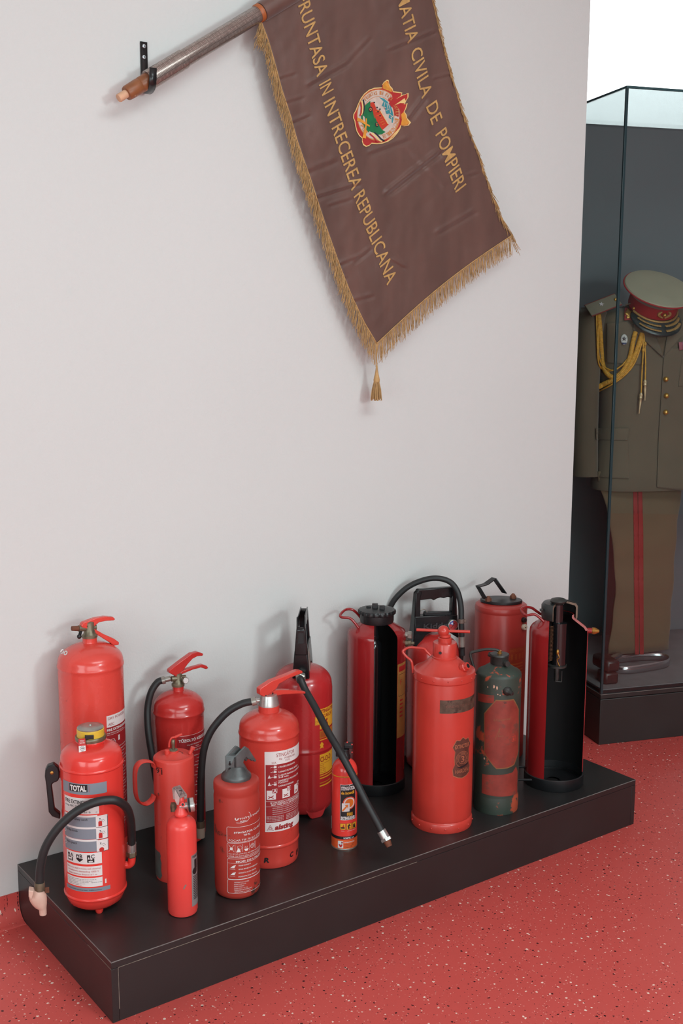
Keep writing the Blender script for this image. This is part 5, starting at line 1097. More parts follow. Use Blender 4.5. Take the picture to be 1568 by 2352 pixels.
for u, v, m_, r_ in ((1200.5, 1423, m_blk, .0092), (1201, 1439.5, mat('cream_knob', S(206, 190, 170), .45), .0105)):
    a = e.cy(u, v)[0]/e.r; zc_ = e.cy(u, v)[1]; dd = Vector((math.cos(e.a0+a-.3), math.sin(e.a0+a-.3), 0)); c = e.on(a, zc_)
    k_ = e.part(MB().lathe([(r_*.8, -.004), (r_*.95, .002), (r_, .008), (r_*.8, .012), (r_*.3, .0125)], c, 18, frame_of(dd)), 'knob', m_)
    if r_ > .01: e.part(MB().lathe([(.0025, .0124), (.002, .013)], c, 10, frame_of(dd)), 'knob_hole', m_blk, parent=k_)
p = e.pr(); L_ = e.cy(1169, 1500)[0]; R2 = L_+.09; zz = lambda v: e.cy(1175, v)[1]
mol = mat('faded_orange_label', S(166, 62, 38), .45, var=.2, vscale=20); mol2 = mat('faded_gold_print', S(182, 92, 44), .45)
p.rect(L_, R2, zz(1620), zz(1489), mol, 1); p.t('INSTRUCTIUNI', L_+.003, zz(1498), .008, mol2, L_+.06, 2)
for k in range(4):
    for j in range(3): p.ring(L_+.010+k*.016, zz(1506+j*4), .002, .004, mol2, 2, 8)
for k in range(12): p.rect(L_+.004, L_+.06, zz(1528+k*7), zz(1525+k*7), mol2, 2)
p.build('label', e.root, 'faded orange label')

# ------------------------------------------------ green chipped extinguisher with octagonal label
e = Ext(1.301, -.475, .066, 'fire_extinguisher', 'worn dark green extinguisher chipped to red, with an octagonal red label')
m_grn = mat('chipped_green_paint', S(52, 62, 54), .5, var=.3, vscale=9, wear=.44, wcol=S(168, 74, 50), wscale=9, wthin=.03)
zr = e.fz(1558, .066); zt = e.fz(1532, .03)
e.body([(.0, .004), (.061, .002), (.066, .0), (.067, .004), (.067, .045), (.0662, .049), (.066, .052), (.066, .2), (.066, zr-.006), (.0655, zr-.001), (.062, zr+.004), (.05, zr+.010), (.034, zt-.002), (.03, zt)], m_grn, sharp=30)
m_gm = mat('dark_gunmetal', S(66, 66, 64), .42, metal=.5, var=.3, vscale=40)
zc = e.fz(1509, .028)
cp = e.part(MB().lathe([(.028, zt-.004), (.0295, zt), (.026, zt+.002), (.027, zt+.004), (.027, zc-.004), (.0285, zc-.002), (.0275, zc+.002), (.005, zc+.003)], seg=32), 'screw_cap', m_gm, 'dark gunmetal screw cap')
q = MB(); d1 = e.fc(1164, 1524, .028); cyl_between(q, d1*.75+Z*d1.z*.25, d1+(e.e*.4-e.n)*.006, .009, .008); e.part(q, 'cap_boss', m_gm, parent=cp); q = MB(); d1 = e.fc(1126, 1507, -.01); cyl_between(q, Vector((d1.x*.6, d1.y*.6, zc-.008)), Vector((d1.x*1.2, d1.y*1.2, zc-.004)), .008, .007); e.part(q, 'cap_boss', m_gm, parent=cp)
e.part(MB().lathe([(.0075, zc), (.0075, zc+.004), (.0055, zc+.005), (.006, zc+.012), (.003, zc+.012)], seg=14), 'brass_stud', m_brass)
wh = [(1091, 1548, .0), (1086, 1528, .0), (1080, 1507, .0), (1081, 1500, .0), (1088, 1497, .0), (1115, 1491.5, .0), (1138, 1492.5, .0), (1147, 1497, .0), (1149, 1506, .0)]
e.part(MB().tube(spline([e.fc(*c) for c in wh], 5), .0042, 10), 'wire_handle', m_gm, 'dark bent wire handle')
a = e.cy(1164, 1587)[0]/e.r; zc_ = e.cy(1164, 1587)[1]; dd = (Vector((math.cos(e.a0+a), math.sin(e.a0+a), 0))*.8+e.e*.4-Z*.15).normalized(); c = e.on(a, zc_, .064)
nz = e.part(MB().lathe([(.013, -.002), (.013, .006), (.0105, .010), (.008, .014), (.006, .024), (.0025, .0245)], c, 16, frame_of(dd)), 'nozzle', m_gm); e.part(MB().lathe([(.0026, .0246), (.002, .025)], c, 10, frame_of(dd)), 'nozzle_hole', m_blk, parent=nz)
mlb = mat('worn_red_label', S(140, 54, 44), .5, var=.3, vscale=25, wear=.46, wcol=S(104, 62, 52), wscale=26, wthin=.12); mlo = mat('label_ochre_edge', S(128, 84, 52), .5)
p = e.pr(); P_ = lambda pts: [e.cy(u, v) for u, v in pts]
oc = [(1113, 1640), (1139, 1610), (1178, 1608), (1190, 1632), (1189, 1725), (1179, 1755), (1165, 1762), (1140, 1764), (1133, 1757), (1113, 1729)]
cc = e.cy(1150, 1690)
Q = P_(oc); p.poly([(cc[0]+(x-cc[0])*1.05, cc[1]+(z-cc[1])*1.035) for x, z in Q], mlo, 1); p.poly(Q, mlb, 2)
c6 = e.cy(1175, 1702); p.frame(c6[0], c6[0]+.014, c6[1]-.002, c6[1]+.014, .0009, mat('print_signal_red', S(214, 62, 46), .5), 3); p.t('6', c6[0]+.004, c6[1]+.001, .010, MATS['print_signal_red'], None, 3)
c6 = e.cy(1156, 1617); p.t('W', c6[0], c6[1], .006, m_pk, None, 3); c6 = e.cy(1133, 1656); p.text('Universal', c6, (c6[0]+.05, c6[1]+.004), (.002, .007), mlo, 3)
p.line([e.cy(1136, 1700), e.cy(1142, 1685), e.cy(1148, 1672), e.cy(1144, 1692), e.cy(1156, 1690)], .0012, mlo, 3)
p.build('octagonal_label', e.root, 'octagonal worn red label')
p = e.pr(); p.poly(P_([(1097, 1590), (1134.5, 1597), (1134.5, 1615), (1097, 1609)]), mlb, 1); p.build('small_label', e.root, 'small red label')
p = e.pr(); p.poly(P_([(1107, 1777), (1140, 1780), (1176, 1774), (1184, 1760), (1188, 1772), (1187, 1822), (1178, 1826), (1160, 1829), (1130, 1828), (1106, 1821)]), mlb, 1); p.build('lower_label', e.root, 'worn red lower label')
mw = mat('bare_primer', S(200, 158, 134), .6)
for u, v, w_, h_ in ((1134, 1577, .006, .012), (1141, 1580, .006, .011), (1120, 1578, .0035, .006), (1143, 1595, .004, .005), (1148, 1597, .003, .005), (1128, 1842, .010, .012), (1165, 1852, .008, .008), (1112, 1742, .006, .008)):
    c6 = e.cy(u, v); p = e.pr(); k = random.random(); p.poly([(c6[0]+w_*.5*math.cos(t*.7854+k)*random.uniform(.7, 1.1), c6[1]+h_*.5*math.sin(t*.7854+k)*random.uniform(.7, 1.1)) for t in range(8)], mw, 1); p.build('paint_chip', e.root)

# ------------------------------------------------ cutaway extinguisher with plunger, right end
e = Ext(1.584, -.443, .090, 'fire_extinguisher', 'cutaway red extinguisher with mushroom plunger, open black inside and brass nozzle, right end')
mr15 = red('red_paint_cut', 144, 30, 32, .2)
zsh = e.az(1441); zne = e.az(1418)
sl = e.cy(1257, 1540)[0]
a_l = sl/.09; a_r = 1.62
def rng15(r, z):
    xl = .09*math.sin(a_l); f = math.asin(max(-1, min(1, xl/max(r, .001)))) if r > .02 else .3
    return (e.a0+a_r, e.a0+2*PI+f)
prof = [(.0885, .012), (.0898, .016), (.090, .03), (.090, .2), (.090, zsh-.016), (.0885, zsh-.004), (.082, zsh+.006), (.066, zsh+.018), (.048, zne), (.045, zne+.004), (.045, zne+.012)]
cutaway(e, prof, .0022, rng15, mr15, m_blkint)
e.part(MB().lathe([(.0915, 0), (.093, .002), (.093, .036), (.0905, .038), (.0875, .036), (.0872, .008), (.02, .006)], seg=56, cap=False), 'base_ring', m_blk)
m_sec = mat('bare_section_metal', S(120, 100, 86), .5, metal=.3, var=.25, vscale=60)
zc = e.az(1384)
capo = [(.0535, zne-.002), (.0555, zne+.004), (.0555, zc-.008), (.050, zc), (.020, zc+.006)]; capi = [(.020, zc), (.046, zc-.006), (.050, zc-.012), (.050, zne-.002)]
cp = e.part(MB().sector(capo+capi, lambda r, z: (e.a0+a_r-.1, e.a0+2*PI-.35), (0, 0, 0), 40, mi=0), 'cutaway_cap', mat('dark_grey_cap', S(58, 60, 60), .35, metal=.4, var=.2, vscale=40), 'dark grey cutaway cap')
for s_, aa in ((1, a_r-.1), (-1, -.35)):
    q = e.a0+aa; dd = Vector((math.cos(q), math.sin(q), 0)); nn = Vector((-dd.y, dd.x, 0))*(-1 if s_ > 0 else 1)
    e.part(MB().prism([dd*r+Z*z-nn*.0004 for r, z in capo+capi], nn, .0012), 'cap_section', m_sec, 'bare metal section face', parent=cp)
q = e.a0+a_r; dd = Vector((math.cos(q), math.sin(q), 0)); nn = Vector((-dd.y, dd.x, 0))
e.part(MB().prism([dd*r+Z*z for r, z in prof[5:]]+[dd*(r-.006)+Z*(z-.004) for r, z in prof[:4:-1]], nn, .002), 'shoulder_section', mat('pink_section_edge', S(168, 96, 92), .5), 'pinkish cut shoulder edge')
st = -e.n*.02-e.e*.004
zk = e.az(1377)-.006
e.part(MB().lathe([(.011, zk-.006), (.017, zk-.002), (.025, zk+.004), (.026, zk+.007), (.022, zk+.012), (.010, zk+.016), (.0, zk+.017)], st, 28), 'plunger_knob', m_gm, 'dark mushroom plunger knob')
q = MB().lathe([(.0165, zk-.065), (.0165, zk-.004)], st, 24); e.part(q, 'plunger_stem', m_tube)
zf = e.fz(1530, .02)
q = MB().lathe([(.0235, zf+.006), (.024, zf+.012), (.024, zk-.062), (.020, zk-.060)], st+e.e*.006, 28); e.part(q, 'inner_tube', m_tube)
q = MB().lathe([(.006, zf-.048), (.008, zf-.04), (.008, zf-.006), (.03, zf), (.0305, zf+.006), (.024, zf+.008)], st+e.e*.002, 28); e.part(q, 'striker_funnel', m_gm)
mrs = mat('tarnished_spring', S(110, 76, 56), .45, metal=.5)
q = MB(); n_t = 26; hx = []
for k in range(n_t*10+1): t = k/10*2*PI; hx.append(st-e.e*.018-e.n*.014+Vector((.0055*math.cos(t), .0055*math.sin(t), zf+.02+(zk-.07-zf-.02)*k/(n_t*10))))
e.part(q.tube(hx, .0011, 6), 'spring', mrs, 'tarnished coil spring')
q = MB().tube(spline([st+e.e*.004-e.n*.026+Z*(zf+.05), st+e.e*.008-e.n*.027+Z*(zf+.035), st+e.e*.002-e.n*.026+Z*(zf+.028), st+e.e*.010-e.n*.026+Z*(zf+.008)]), .0016, 6); q.sphere(st+e.e*.003-e.n*.026+Z*(zf+.052), .005, 10, 8, sc_=(1, 1, 1.9)); e.part(q, 'striker_pin', m_brass)
q = MB()
for a, b in (((.0, -.012), (.0, -.046)), ((.018, -.012), (.018, -.046)), ((.0, -.046), (.018, -.046))): cyl_between(q, st+e.e*a[0]-e.n*.012+Z*(zf+a[1]), st+e.e*b[0]-e.n*.012+Z*(zf+b[1]), .0014, None, 8)
e.part(q, 'bottle_cage', m_gm)
dd = Vector((math.cos(e.a0+1.30), math.sin(e.a0+1.30), 0)); a_o = 1.72; c = e.on(a_o, e.az(1447), .088); od = Vector((math.cos(e.a0+a_o-.15), math.sin(e.a0+a_o-.15), 0))
q = MB(); cyl_between(q, c, c+od*.016, .0085); e.part(q, 'outlet', mr15); e.part(MB().lathe([(.009, .014), (.0105, .017), (.0105, .023), (.006, .032), (.004, .036), (.002, .036)], c, 10, frame_of(od)), 'nozzle', m_brass, 'brass cone nozzle', sharp=25)
wh = [(1249, 1428, .03), (1238, 1418, .03), (1226, 1411, .03), (1207, 1413, .03), (1198, 1404, .01), (1198, 1398, .0), (1207, 1394.5, -.02), (1220, 1396, -.03), (1232, 1404, -.035), (1242, 1411, -.04)]
e.part(MB().tube(spline([e.fc(*c) for c in wh], 5), .0042, 10), 'wire_handle', mr15, 'bent red wire handle')
q = MB(); cyl_between(q, e.fc(1246, 1401, .03), e.fc(1239, 1401, .03), .0045); e.part(q, 'cap_stud', m_gm)
q = MB(); cyl_between(q, e.fc(1222, 1791, .062)*1.0, e.fc(1186, 1791, .062), .004); e.part(q, 'base_pin', m_blk); q = MB(); cyl_between(q, e.fc(1208, 1762, .0), e.fc(1188, 1761, .0), .004); e.part(q, 'base_pin', m_blk)

# ================================================================== DISPLAY CASE WITH UNIFORM
CO = Vector((2.252, -.052, 0)); ca = math.radians(-20)
cx = Vector((math.cos(ca), math.sin(ca), 0)); cyv = Vector((-math.sin(ca), math.cos(ca), 0))
CW, CD, CB, CT = .84, .72, .20, 2.405
UL = lambda x, d, z: CO+cx*x+cyv*d+Z*z
def pln(u, v, d): return at_plane(u, v, CO+cyv*d, cyv)
def cbox(mb, x0, x1, d0, d1, z0, z1, mi=0):
    return mb.obox(cx*((x0+x1)/2)+cyv*((d0+d1)/2)+Z*((z0+z1)/2), cx*((x1-x0)/2), cyv*((d1-d0)/2), Z*((z1-z0)/2), mi)
case = thing('display_case', CO, 'tall glass display case on a black base holding the officer uniform', 'display case')
m_cb = mat('black_case_base', S(44, 40, 39), .45, var=.1, vscale=6)
m_cf = mat('grey_case_floor', S(118, 114, 116), .7, var=.15, vscale=14, bump=.2, bscale=300)
m_bp = mat('dark_grey_back_panel', S(102, 106, 110), .6, var=.05, vscale=2)
m_gl = glass_mat('case_glass', (.955, .985, .98, 1), 1.5); m_ge = mat('glass_edge', S(58, 82, 86), .15)
cbox(MB(), 0, CW, 0, CD, 0, CB-.02).build('base', m_cb, case, bevel=.002)
cbox(MB(), 0, CW, 0, CD, CB-.018, CB).build('base_rim', m_cb, case, bevel=.002)
mb = MB(); cbox(mb, .001, CW-.001, -.0006, .001, CB-.0012, CB+.0004); cbox(mb, -.0006, .001, .001, CD, CB-.0012, CB+.0004); mb.build('rim_edge', mat('rim_pale_edge', S(120, 108, 102), .5), case, sharp=0)  # thin paler strip along the upper edge of the base
cbox(MB(), .006, CW-.006, .006, CD-.006, CB, CB+.012).build('gasket', m_blk, case)
cbox(MB(), .014, CW-.014, .014, CD-.014, CB+.012, CB+.015).build('case_floor', m_cf, case)
cbox(MB(), .0, CW, CD-.006, CD+.012, CB, CT).build('back_panel', m_bp, case)
def pane(x0, x1, d0, d1, z0, z1):
    mb = cbox(MB(), x0, x1, d0, d1, z0, z1); th = min(x1-x0, d1-d0, z1-z0); ax_ = (x1-x0, d1-d0, z1-z0).index(th)
    # faces of obox: 0 -ez, 1 +ez, 2 -ey, 3 +ex, 4 +ey, 5 -ex
    big = {0: (3, 5), 1: (2, 4), 2: (0, 1)}[ax_]
    mb.m = [0 if i in big else 1 for i in range(6)]
    return mb.build('pane', [m_gl, m_ge], case, sharp=0)
G = .008
pane(.001, G, G, CD-.006, CB+.001, CT-G); pane(.001, CW-.001, .001, G, CB+.001, CT-G); pane(CW-G, CW-.001, G, CD-.006, CB+.001, CT-G); pane(.001, CW-.001, .001, CD, CT-G, CT)

cbox(MB(), -.0008, .0085, -.0008, .0085, CB+.001, CT-G).build('corner_seal', mat('dark_corner_seal', S(40, 58, 62), .2), case, bevel=.001)

# ---------------- clothes stand
sx_, sd_ = .40, .345
stand = thing('clothes_stand', UL(sx_, sd_, CB+.015), 'chrome valet stand with dark wooden foot under the hanging uniform', 'stand'); SO = UL(sx_, sd_, CB+.015)
m_chr = mat('chrome', S(196, 196, 200), .16, metal=.95); m_dw = mat('dark_mahogany', S(52, 30, 30), .35, var=.25, vscale=20)
zb_ = CB+.015
loop = [(1412, 1536), (1440, 1539), (1480, 1534), (1520, 1527), (1534, 1521), (1533, 1513), (1515, 1508), (1470, 1509), (1430, 1513), (1408, 1516)]
lp = [at_z(u, v, zb_+.018)-SO for u, v in loop]
MB().tube(spline(lp, 5), .012, 12, flat=(.55, 1.3, (0, 0, 1))).build('base_loop', m_chr, stand, 'chrome base loop')
fa = at_z(1403, 1572, zb_)-SO; fb = at_z(1400, 1532, zb_+.03)-SO
def rbox(mb, c, ex_, ey_, ez_): return mb.obox(c, ex_, ey_, ez_)
rbox(MB(), fa+Z*.024+cyv*.03, cx*.030, cyv*.035, Z*.024).build('foot_block', m_dw, stand, bevel=.010)
rbox(MB(), fa+Z*.072+cyv*.055+cx*.004, cx*.030, cyv*.06, Z*.024).build('foot_block', m_dw, stand, bevel=.012)
MB().tube([Vector((0, .08, .012)), Vector((0, .08, 1.35)), Vector((0, .0, 1.50)), Vector((0, -.01, 1.56))], .012, 12).tube([fa+Z*.06+cyv*.08, Vector((0, .08, .02))], .012, 10).build('post', m_chr, stand)

# ---------------- jacket
m_kh = mat('khaki_wool', S(98, 84, 68), .85, var=.1, vscale=9, bump=.25, bscale=900, sheen=.2)
m_kd = mat('khaki_piping', S(120, 46, 42), .8)
def ring(c, a, b, n=40, p=2.4):
    out = []
    for k in range(n):
        t = 2*PI*k/n; ct, st_ = math.cos(t), math.sin(t)
        out.append(c+cx*(a*math.copysign(abs(ct)**(2/p), ct))+cyv*(b*math.copysign(abs(st_)**(2/p), st_)))
    return out
def loftr(rings, cap=(True, True)):
    n = len(rings[0]); mb = MB(); fs = [(i*n+k, i*n+(k+1) % n, (i+1)*n+(k+1) % n, (i+1)*n+k) for i in range(len(rings)-1) for k in range(n)]
    if cap[0]: fs.append(tuple(range(n-1, -1, -1)))
    if cap[1]: fs.append(tuple((len(rings)-1)*n+k for k in range(n)))
    return mb.add([p for r in rings for p in r], fs)
JX, JD = .398, .345
JO = UL(JX, JD, .935)
jk = thing('uniform_jacket', JO, 'khaki officer jacket with gold buttons and gold aiguillette inside the glass case', 'jacket')
secs = [(.935, .272, .118), (.945, .276, .122), (1.02, .268, .118), (1.12, .256, .112), (1.22, .250, .112), (1.34, .258, .122), (1.44, .264, .126), (1.52, .268, .118), (1.575, .276, .106), (1.605, .278, .094), (1.630, .262, .084), (1.650, .20, .076), (1.668, .12, .068), (1.680, .075, .062)]
jmb = loftr([ring(UL(JX, JD, z)-JO, a, b) for z, a, b in secs], (False, True))
torso = jmb.build('torso', m_kh, jk, sharp=0)
bv = BVHTree.FromPolygons([tuple(v+JO) for v in jmb.v], jmb.f)
def sleeve(px, sgn):
    pts = [pln(u, v, .36) for u, v in px]
    if sgn < 0: pts = [p-cx*(2*((p-CO).dot(cx)-JX)) for p in pts]
    P = spline(pts, 4); n = len(P); rg = []
    for i, p in enumerate(P):
        t = i/(n-1); r = .056-.004*t; rg.append(ring(p-JO, r*(1 if t > .06 else .75), r*1.12, 24, 2.2))
    return loftr(rg[::-1], (True, True))
sm = sleeve([(1364, 706), (1354, 735), (1347, 800), (1342, 900), (1340, 1000), (1341, 1092)], 1)
sm.build('sleeve', m_kh, jk, sharp=60)
bs = BVHTree.FromPolygons([tuple(v+JO) for v in sm.v], sm.f)
sleeve([(1364, 706), (1354, 735), (1347, 800), (1342, 900), (1340, 1000), (1341, 1092)], -1).build('sleeve', m_kh, jk, sharp=60)
def jhit(u, v, lift, trees=None):
    d = ray(u, v).normalized()
    best = None
    for t in (trees or (bv,)):
        h = t.ray_cast(CAM, d)
        if h[0] is not None and (best is None or h[3] < best[3]): best = h
    if best is None:
        h = bv.find_nearest(pln(u, v, .24)); p = pln(u, v, (h[0]-CO).dot(cyv)); return p-d*lift-JO
    return best[0]-d*lift-JO
def patch(pts, m, name, lift=.003, parent=jk, thick=.003, label=None, fine=6, trees=None):
    tri = tessellate_polygon([[Vector((a, b, 0)) for a, b in pts]]); P, fs = refine(pts, [tuple(t) for t in tri], fine)
    mb = MB().add([jhit(u, v, lift, trees) for u, v in P], fs); o = mb.build(name, m, parent, label, sharp=0)
    if thick: so = o.modifiers.new('s', 'SOLIDIFY'); so.thickness = thick; so.offset = 0
    return o
patch([(1524, 818), (1540, 800), (1600, 800), (1640, 810), (1655, 1128), (1560, 1126), (1508, 1119), (1512, 1000)], m_kh, 'front_flap', .006)
patch([(1393, 742), (1440, 738), (1478, 770), (1480, 838), (1392, 833)], m_kh, 'breast_pocket', .004)
patch([(1566, 815), (1640, 808), (1640, 888), (1557, 888)], m_kh, 'breast_pocket', .009)
patch([(1370, 1010), (1442, 1008), (1444, 1100), (1374, 1096)], m_kh, 'pocket', .004); patch([(1368, 984), (1446, 983), (1441, 1012), (1369, 1010)], m_kh, 'pocket_flap', .008)
m_tie = mat('brown_tie', S(88, 70, 50), .7); m_sh = mat('pale_shirt', S(186, 182, 178), .8)
patch([(1495, 752), (1535, 750), (1524, 822), (1512, 810)], m_sh, 'shirt', .003); patch([(1496, 752), (1523, 752), (1530, 775), (1522, 820), (1512, 808)], m_tie, 'tie', .006)
lap = [(1436, 700), (1437, 735), (1456, 738), (1453, 757), (1522, 821), (1516, 800), (1498, 758), (1470, 715), (1455, 695)]
patch(lap, m_kh, 'lapel', .009, thick=.005)
patch([(1524, 819), (1531, 775), (1545, 745), (1575, 730), (1600, 745), (1575, 755), (1568, 770)], m_kh, 'lapel', .012, thick=.005)
m_gld = mat('gold_metal', S(206, 160, 84), .3, metal=.8); m_gc = mat('gold_cord', S(200, 146, 52), .6, var=.25, vscale=90)
cp_ = patch([(1434, 706), (1452, 702), (1455, 734), (1433, 736)], mat('collar_patch_red', S(136, 40, 38), .7), 'collar_patch', .013, label='red collar patch')
patch([(1438, 714), (1442, 706), (1446, 712), (1452, 716), (1449, 722), (1453, 726), (1445, 731), (1437, 731), (1440, 725), (1434, 720)], m_gld, 'gold_leaf', .016, cp_)
for u, v in ((1529, 871), (1530, 909), (1528.5, 947)):
    c = jhit(u, v, .012); MB().sphere(c, .0105, 16, 10).build('button', m_gld, jk)
bo = patch([(1433+8*math.cos(t*.524), 780+12.5*math.sin(t*.524)) for t in range(12)], m_sh, 'breast_badge', .010, label='small oval white badge')
patch([(1433+(6 if t % 2 == 0 else 2.6)*math.sin(t*PI/5), 778-(6 if t % 2 == 0 else 2.6)*math.cos(t*PI/5)) for t in range(10)], mat('badge_star', S(70, 64, 66), .4), 'star', .013, bo, .001)
patch([(1427, 787), (1439, 787), (1437, 791), (1429, 791)], mat('badge_blue', S(50, 60, 96), .4), 'badge_scroll', .013, bo, .001)
for k, c_ in enumerate(((150, 80, 90), (150, 150, 190), (190, 170, 170))): patch([(1558+k*9, 786-k), (1567+k*9, 785-k), (1568+k*9, 803-k), (1560+k*9, 805-k)], mat('ribbon_%d' % k, S(*c_), .7), 'medal_ribbon', .014)
# shoulder boards
for sgn in (1, -1):
    def sp_(u, v):
        p = pln(u, v, .285)
        return (p if sgn > 0 else p-cx*(2*((p-CO).dot(cx)-JX)))
    A = sp_(1349, 717); B = sp_(1418, 690); d1 = (B-A); dn = d1.normalized(); nrm = Z*.62-cyv*.78; nrm = (nrm-dn*nrm.dot(dn)).normalized(); w_ = dn.cross(nrm)
    bd_ = MB().obox((A+B)/2+nrm*.008-JO, d1*.5, w_*.026, nrm*.004).build('shoulder_board', mat('shoulder_board_khaki', S(112, 104, 88), .7, var=.1, vscale=40), jk, 'stiff khaki shoulder board', bevel=.002)
    MB().tube([A-w_*.027+nrm*.008-JO, B-w_*.027+nrm*.008-JO], .0025, 8).tube([A+w_*.027+nrm*.008-JO, B+w_*.027+nrm*.008-JO], .0025, 8).build('board_piping', m_kd, bd_)
    c = A*.55+B*.45+nrm*.0126-w_*.004*sgn-JO; u1 = d1.normalized()
    MB().prism([c+(u1*math.cos(t*PI/5+.3)+w_*math.sin(t*PI/5+.3))*(.011 if t % 2 == 0 else .0045) for t in range(10)], nrm, .002).build('star', mat('silver_star', S(200, 200, 204), .3, metal=.6), bd_)
    MB().sphere(A*.1+B*.9+nrm*.014-JO, .0065, 12, 8).build('board_button', m_gld, bd_)
# aiguillette
tr = (bv, bs)
def cord(px, r, lift=.010, name='cord', m=m_gc, n=5, braid=False):
    P = spline([Vector((u, v, 0)) for u, v in px], n); pts = [jhit(p.x, p.y, lift, tr) for p in P]
    for _ in range(3): pts = [pts[0]]+[(pts[i-1]+pts[i]*2+pts[i+1])/4 for i in range(1, len(pts)-1)]+[pts[-1]]
    mb = MB().tube(pts, r, 10)
    if braid:
        L_ = [0]
        for a, b in zip(pts[:-1], pts[1:]): L_.append(L_[-1]+(b-a).length)
        k = 0; d = .004
        while d < L_[-1]-.004:
            while L_[k+1] < d: k += 1
            p = pts[k].lerp(pts[k+1], (d-L_[k])/(L_[k+1]-L_[k])); t = (pts[k+1]-pts[k]).normalized(); f_ = frame_of(t)
            mb.lathe([(r*1.0, -.0016), (r*1.14, 0), (r*1.0, .0016)], p, 10, f_, cap=False); d += .0052
    return mb.build(name, m, jk, sharp=60)
cord([(1374, 722), (1378, 760), (1380, 800), (1384, 840), (1397, 862), (1412, 866), (1430, 852), (1446, 822), (1452, 790), (1459, 762)], .0088, .012, 'braided_cord', braid=True)
cord([(1376, 888), (1393, 879), (1420, 868), (1443, 845), (1458, 815), (1468, 785), (1474, 765)], .0088, .012, 'braided_cord', braid=True)
cord([(1369, 722), (1371, 780), (1373, 830), (1382, 848), (1400, 852), (1425, 842), (1448, 815)], .003, .012); cord([(1376, 898), (1400, 886), (1430, 866), (1455, 838), (1470, 800), (1477, 770)], .003, .014); cord([(1376, 728), (1373, 790), (1378, 832), (1396, 848), (1412, 850), (1432, 836)], .003, .015)
for px, kv, tip in (([(1475, 770), (1477, 800), (1474, 850), (1472, 902)], 804, (1472, 902, 1467, 950)), ([(1478, 768), (1481, 800), (1482, 840), (1481, 872)], 790, (1481, 872, 1480.5, 920))):
    cord(px, .0028, .016); a = jhit(px[1][0], kv, .017); MB().sphere(a, .006, 10, 8, sc_=(1, 1, 1.5)).build('cord_knot', m_gc, jk)
    a = jhit(tip[0], tip[1], .016); b = jhit(tip[2], tip[3], .016); ax_ = b-a; f_ = frame_of(ax_); L_ = ax_.length
    MB().lathe([(.003, 0), (.0075, L_*.1), (.006, L_*.2), (.0072, L_*.25), (.0045, L_*.3), (.0055, L_*.45), (.003, L_*.8), (.002, L_)], a, 12, f_).build('cord_tip', mat('pale_gold_tip', S(206, 184, 146), .35, metal=.5), jk)

# ---------------- trousers
TX = lambda v, tab: tab[0][1]+0 if v <= tab[0][0] else (tab[-1][1] if v >= tab[-1][0] else next(a[1]+(b[1]-a[1])*(v-a[0])/(b[0]-a[0]) for a, b in zip(tab[:-1], tab[1:]) if a[0] <= v <= b[0]))
tl = [(1080, 1372), (1115, 1376), (1160, 1390), (1220, 1402), (1290, 1411), (1360, 1412), (1430, 1406), (1470, 1400), (1503, 1396)]
tr_ = [(1080, 1570), (1120, 1566), (1200, 1555), (1300, 1549), (1390, 1541), (1508, 1535)]
TO = UL(.335, .31, .25)
trs = thing('uniform_trousers', TO, 'khaki officer trousers with red side stripe hanging below the jacket', 'trousers')
m_kt = mat('khaki_trouser_wool', S(104, 84, 62), .85, var=.12, vscale=5, bump=.25, bscale=900, sheen=.2)
def leg(off):
    rg = []
    for i in range(22):
        v = 1083+(1503-1083)*i/21; a = pln(TX(v, tl), v, .31); b = pln(TX(v, tr_), v+2, .31); c = (a+b)/2; c.z = a.z; hw = (b-a).dot(cx)/2
        rp = .004*math.sin(i*1.3)+.003*math.sin(i*.7+1)
        rg.append(ring(c+off-TO+cyv*rp, hw, .020+.006*(1-i/21), 36, 1.7))
    return loftr(rg[::-1])
lm = leg(Vector((0, 0, 0))); lg = lm.build('leg', m_kt, trs, sharp=0); leg(cyv*.055+cx*.03).build('leg', m_kt, trs, sharp=0)
bt = BVHTree.FromPolygons([tuple(v+TO) for v in lm.v], lm.f); JO_, JO = JO, TO
for dx in (-5.5, 5.5):
    pts = [(1464+dx-5+.006*0, 1122), (1464+dx+4.6, 1122), (1466.5+dx+4.6, 1230), (1467+dx+4.6, 1330), (1468+dx+4.2, 1503), (1468+dx-4.6, 1503), (1466+dx-5, 1330), (1465.5+dx-5, 1230)]
    patch(pts, mat('stripe_red', S(140, 36, 34), .75), 'side_stripe', .002, lg, .0015, 'red side stripe', 8, (bt,))
JO = JO_

# ---------------- cap
toc = (CAM-UL(.4, .3, 1.7)); toc.z = 0; toc.normalize()
fd = (-cyv*.95+toc*.05).normalized(); tl_ = math.radians(33)
up = (Z*math.cos(tl_)+fd*math.sin(tl_)).normalized(); sd = fd.cross(Z).normalized(); fw = up.cross(sd); fw = fw if fw.dot(fd) > 0 else -fw; sd = fw.cross(up)
CC = pln(1497, 705, .275)
cap = thing('peaked_cap', CC, 'peaked officer cap with pale crown, red band and gold braid on the visor', 'cap')
f_ = (fw, sd, up)
m_cr = mat('pale_khaki_crown', S(150, 142, 122), .8, var=.08, vscale=8, bump=.2, bscale=900); m_rb = mat('cap_red_band', S(150, 30, 34), .75); m_vis = mat('dark_green_visor', S(30, 40, 40), .3, coat=.3)
MB().lathe([(.1355, .079), (.132, .085), (.11, .090), (.06, .093), (.0, .094)], (0, 0, 0), 48, f_).build('crown_top', m_cr, cap, 'pale greenish khaki crown')
MB().lathe([(.0965, .045), (.105, .052), (.122, .066), (.1345, .078)], (0, 0, 0), 48, f_, cap=False).build('crown_side', m_kh, cap)
MB().lathe([(.0945, -.002), (.0955, .002), (.0962, .046), (.094, .048)], (0, 0, 0), 48, f_, cap=False).build('red_band', m_rb, cap)
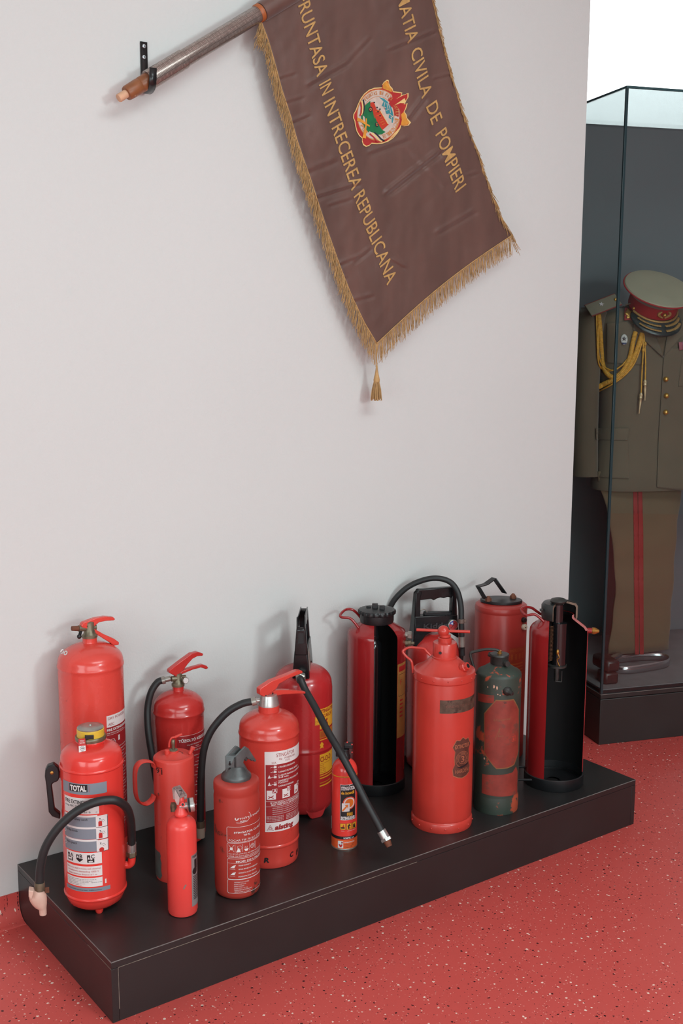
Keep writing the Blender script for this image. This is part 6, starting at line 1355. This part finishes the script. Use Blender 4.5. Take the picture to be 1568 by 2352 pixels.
circ = lambda r, h, a0=0, a1=2*PI, n=48: [fw*(r*math.cos(a0+(a1-a0)*k/n))+sd*(r*math.sin(a0+(a1-a0)*k/n))+up*h for k in range(n+1)]
MB().tube(circ(.1358, .0785), .0028, 8, cap=False).build('piping', m_rb, cap); MB().tube(circ(.0965, .046), .0022, 8, cap=False).build('piping', m_rb, cap)
mb = MB(); n, k_ = 28, 6; vs = []
VA = math.radians(74)
def vp_(t, s): 
    a = -VA+2*VA*t; ext = .052*max(0, math.cos(a*1.15))**.6; r = .094+ext*s; return fw*(r*math.cos(a))+sd*(r*math.sin(a))+up*(.0-.040*s*max(0, math.cos(a*1.1))**.7)
for i in range(n+1):
    for j in range(k_+1): vs.append(vp_(i/n, j/k_))
mb.add(vs, [(i*(k_+1)+j, i*(k_+1)+j+1, (i+1)*(k_+1)+j+1, (i+1)*(k_+1)+j) for i in range(n) for j in range(k_)])
vis = mb.build('visor', m_vis, cap, 'dark green visor', sharp=0); so = vis.modifiers.new('s', 'SOLIDIFY'); so.thickness = .004
m_br = mat('gold_braid', S(172, 132, 78), .55, metal=.3, var=.3, vscale=120)
for s_, a, b in ((.42, .14, .47), (.42, .53, .86), (.72, .2, .47), (.72, .53, .8)):
    pts = [vp_(a+(b-a)*k/20, s_)+up*.004 for k in range(21)]; MB().tube(pts, [.0035+.0015*(k % 2) for k in range(21)], 8, flat=(1.4, .5, up)).build('visor_braid', m_br, vis)
pts = [fw*(.099*math.cos(a))+sd*(.099*math.sin(a))+up*(.006-.012*math.cos(a)) for a in [-1.25+2.5*k/30 for k in range(31)]]; MB().tube(pts, .0045, 8).build('chin_cord', m_br, cap)
for s_ in (-1, 1): MB().sphere(fw*(.097*math.cos(1.3))+sd*(s_*.097*math.sin(1.3))+up*.010, .006, 10, 8).build('cord_button', m_gld, cap)
cb = fw*.0985+up*.024
for s_ in (-1, 1):
    pts = [cb+sd*(s_*(.004+.02*math.sin(t*PI/12)))+up*(-.012+.026*t/10)-fw*(.003*math.sin(t*PI/12)) for t in range(11)]; MB().tube(pts, [.003+.003*math.sin(t*PI/10) for t in range(11)], 8).build('badge_wreath', m_br, cap, 'gold wreath badge')
MB().sphere(cb+up*.002, .008, 14, 10).build('badge_disc', m_gld, cap)
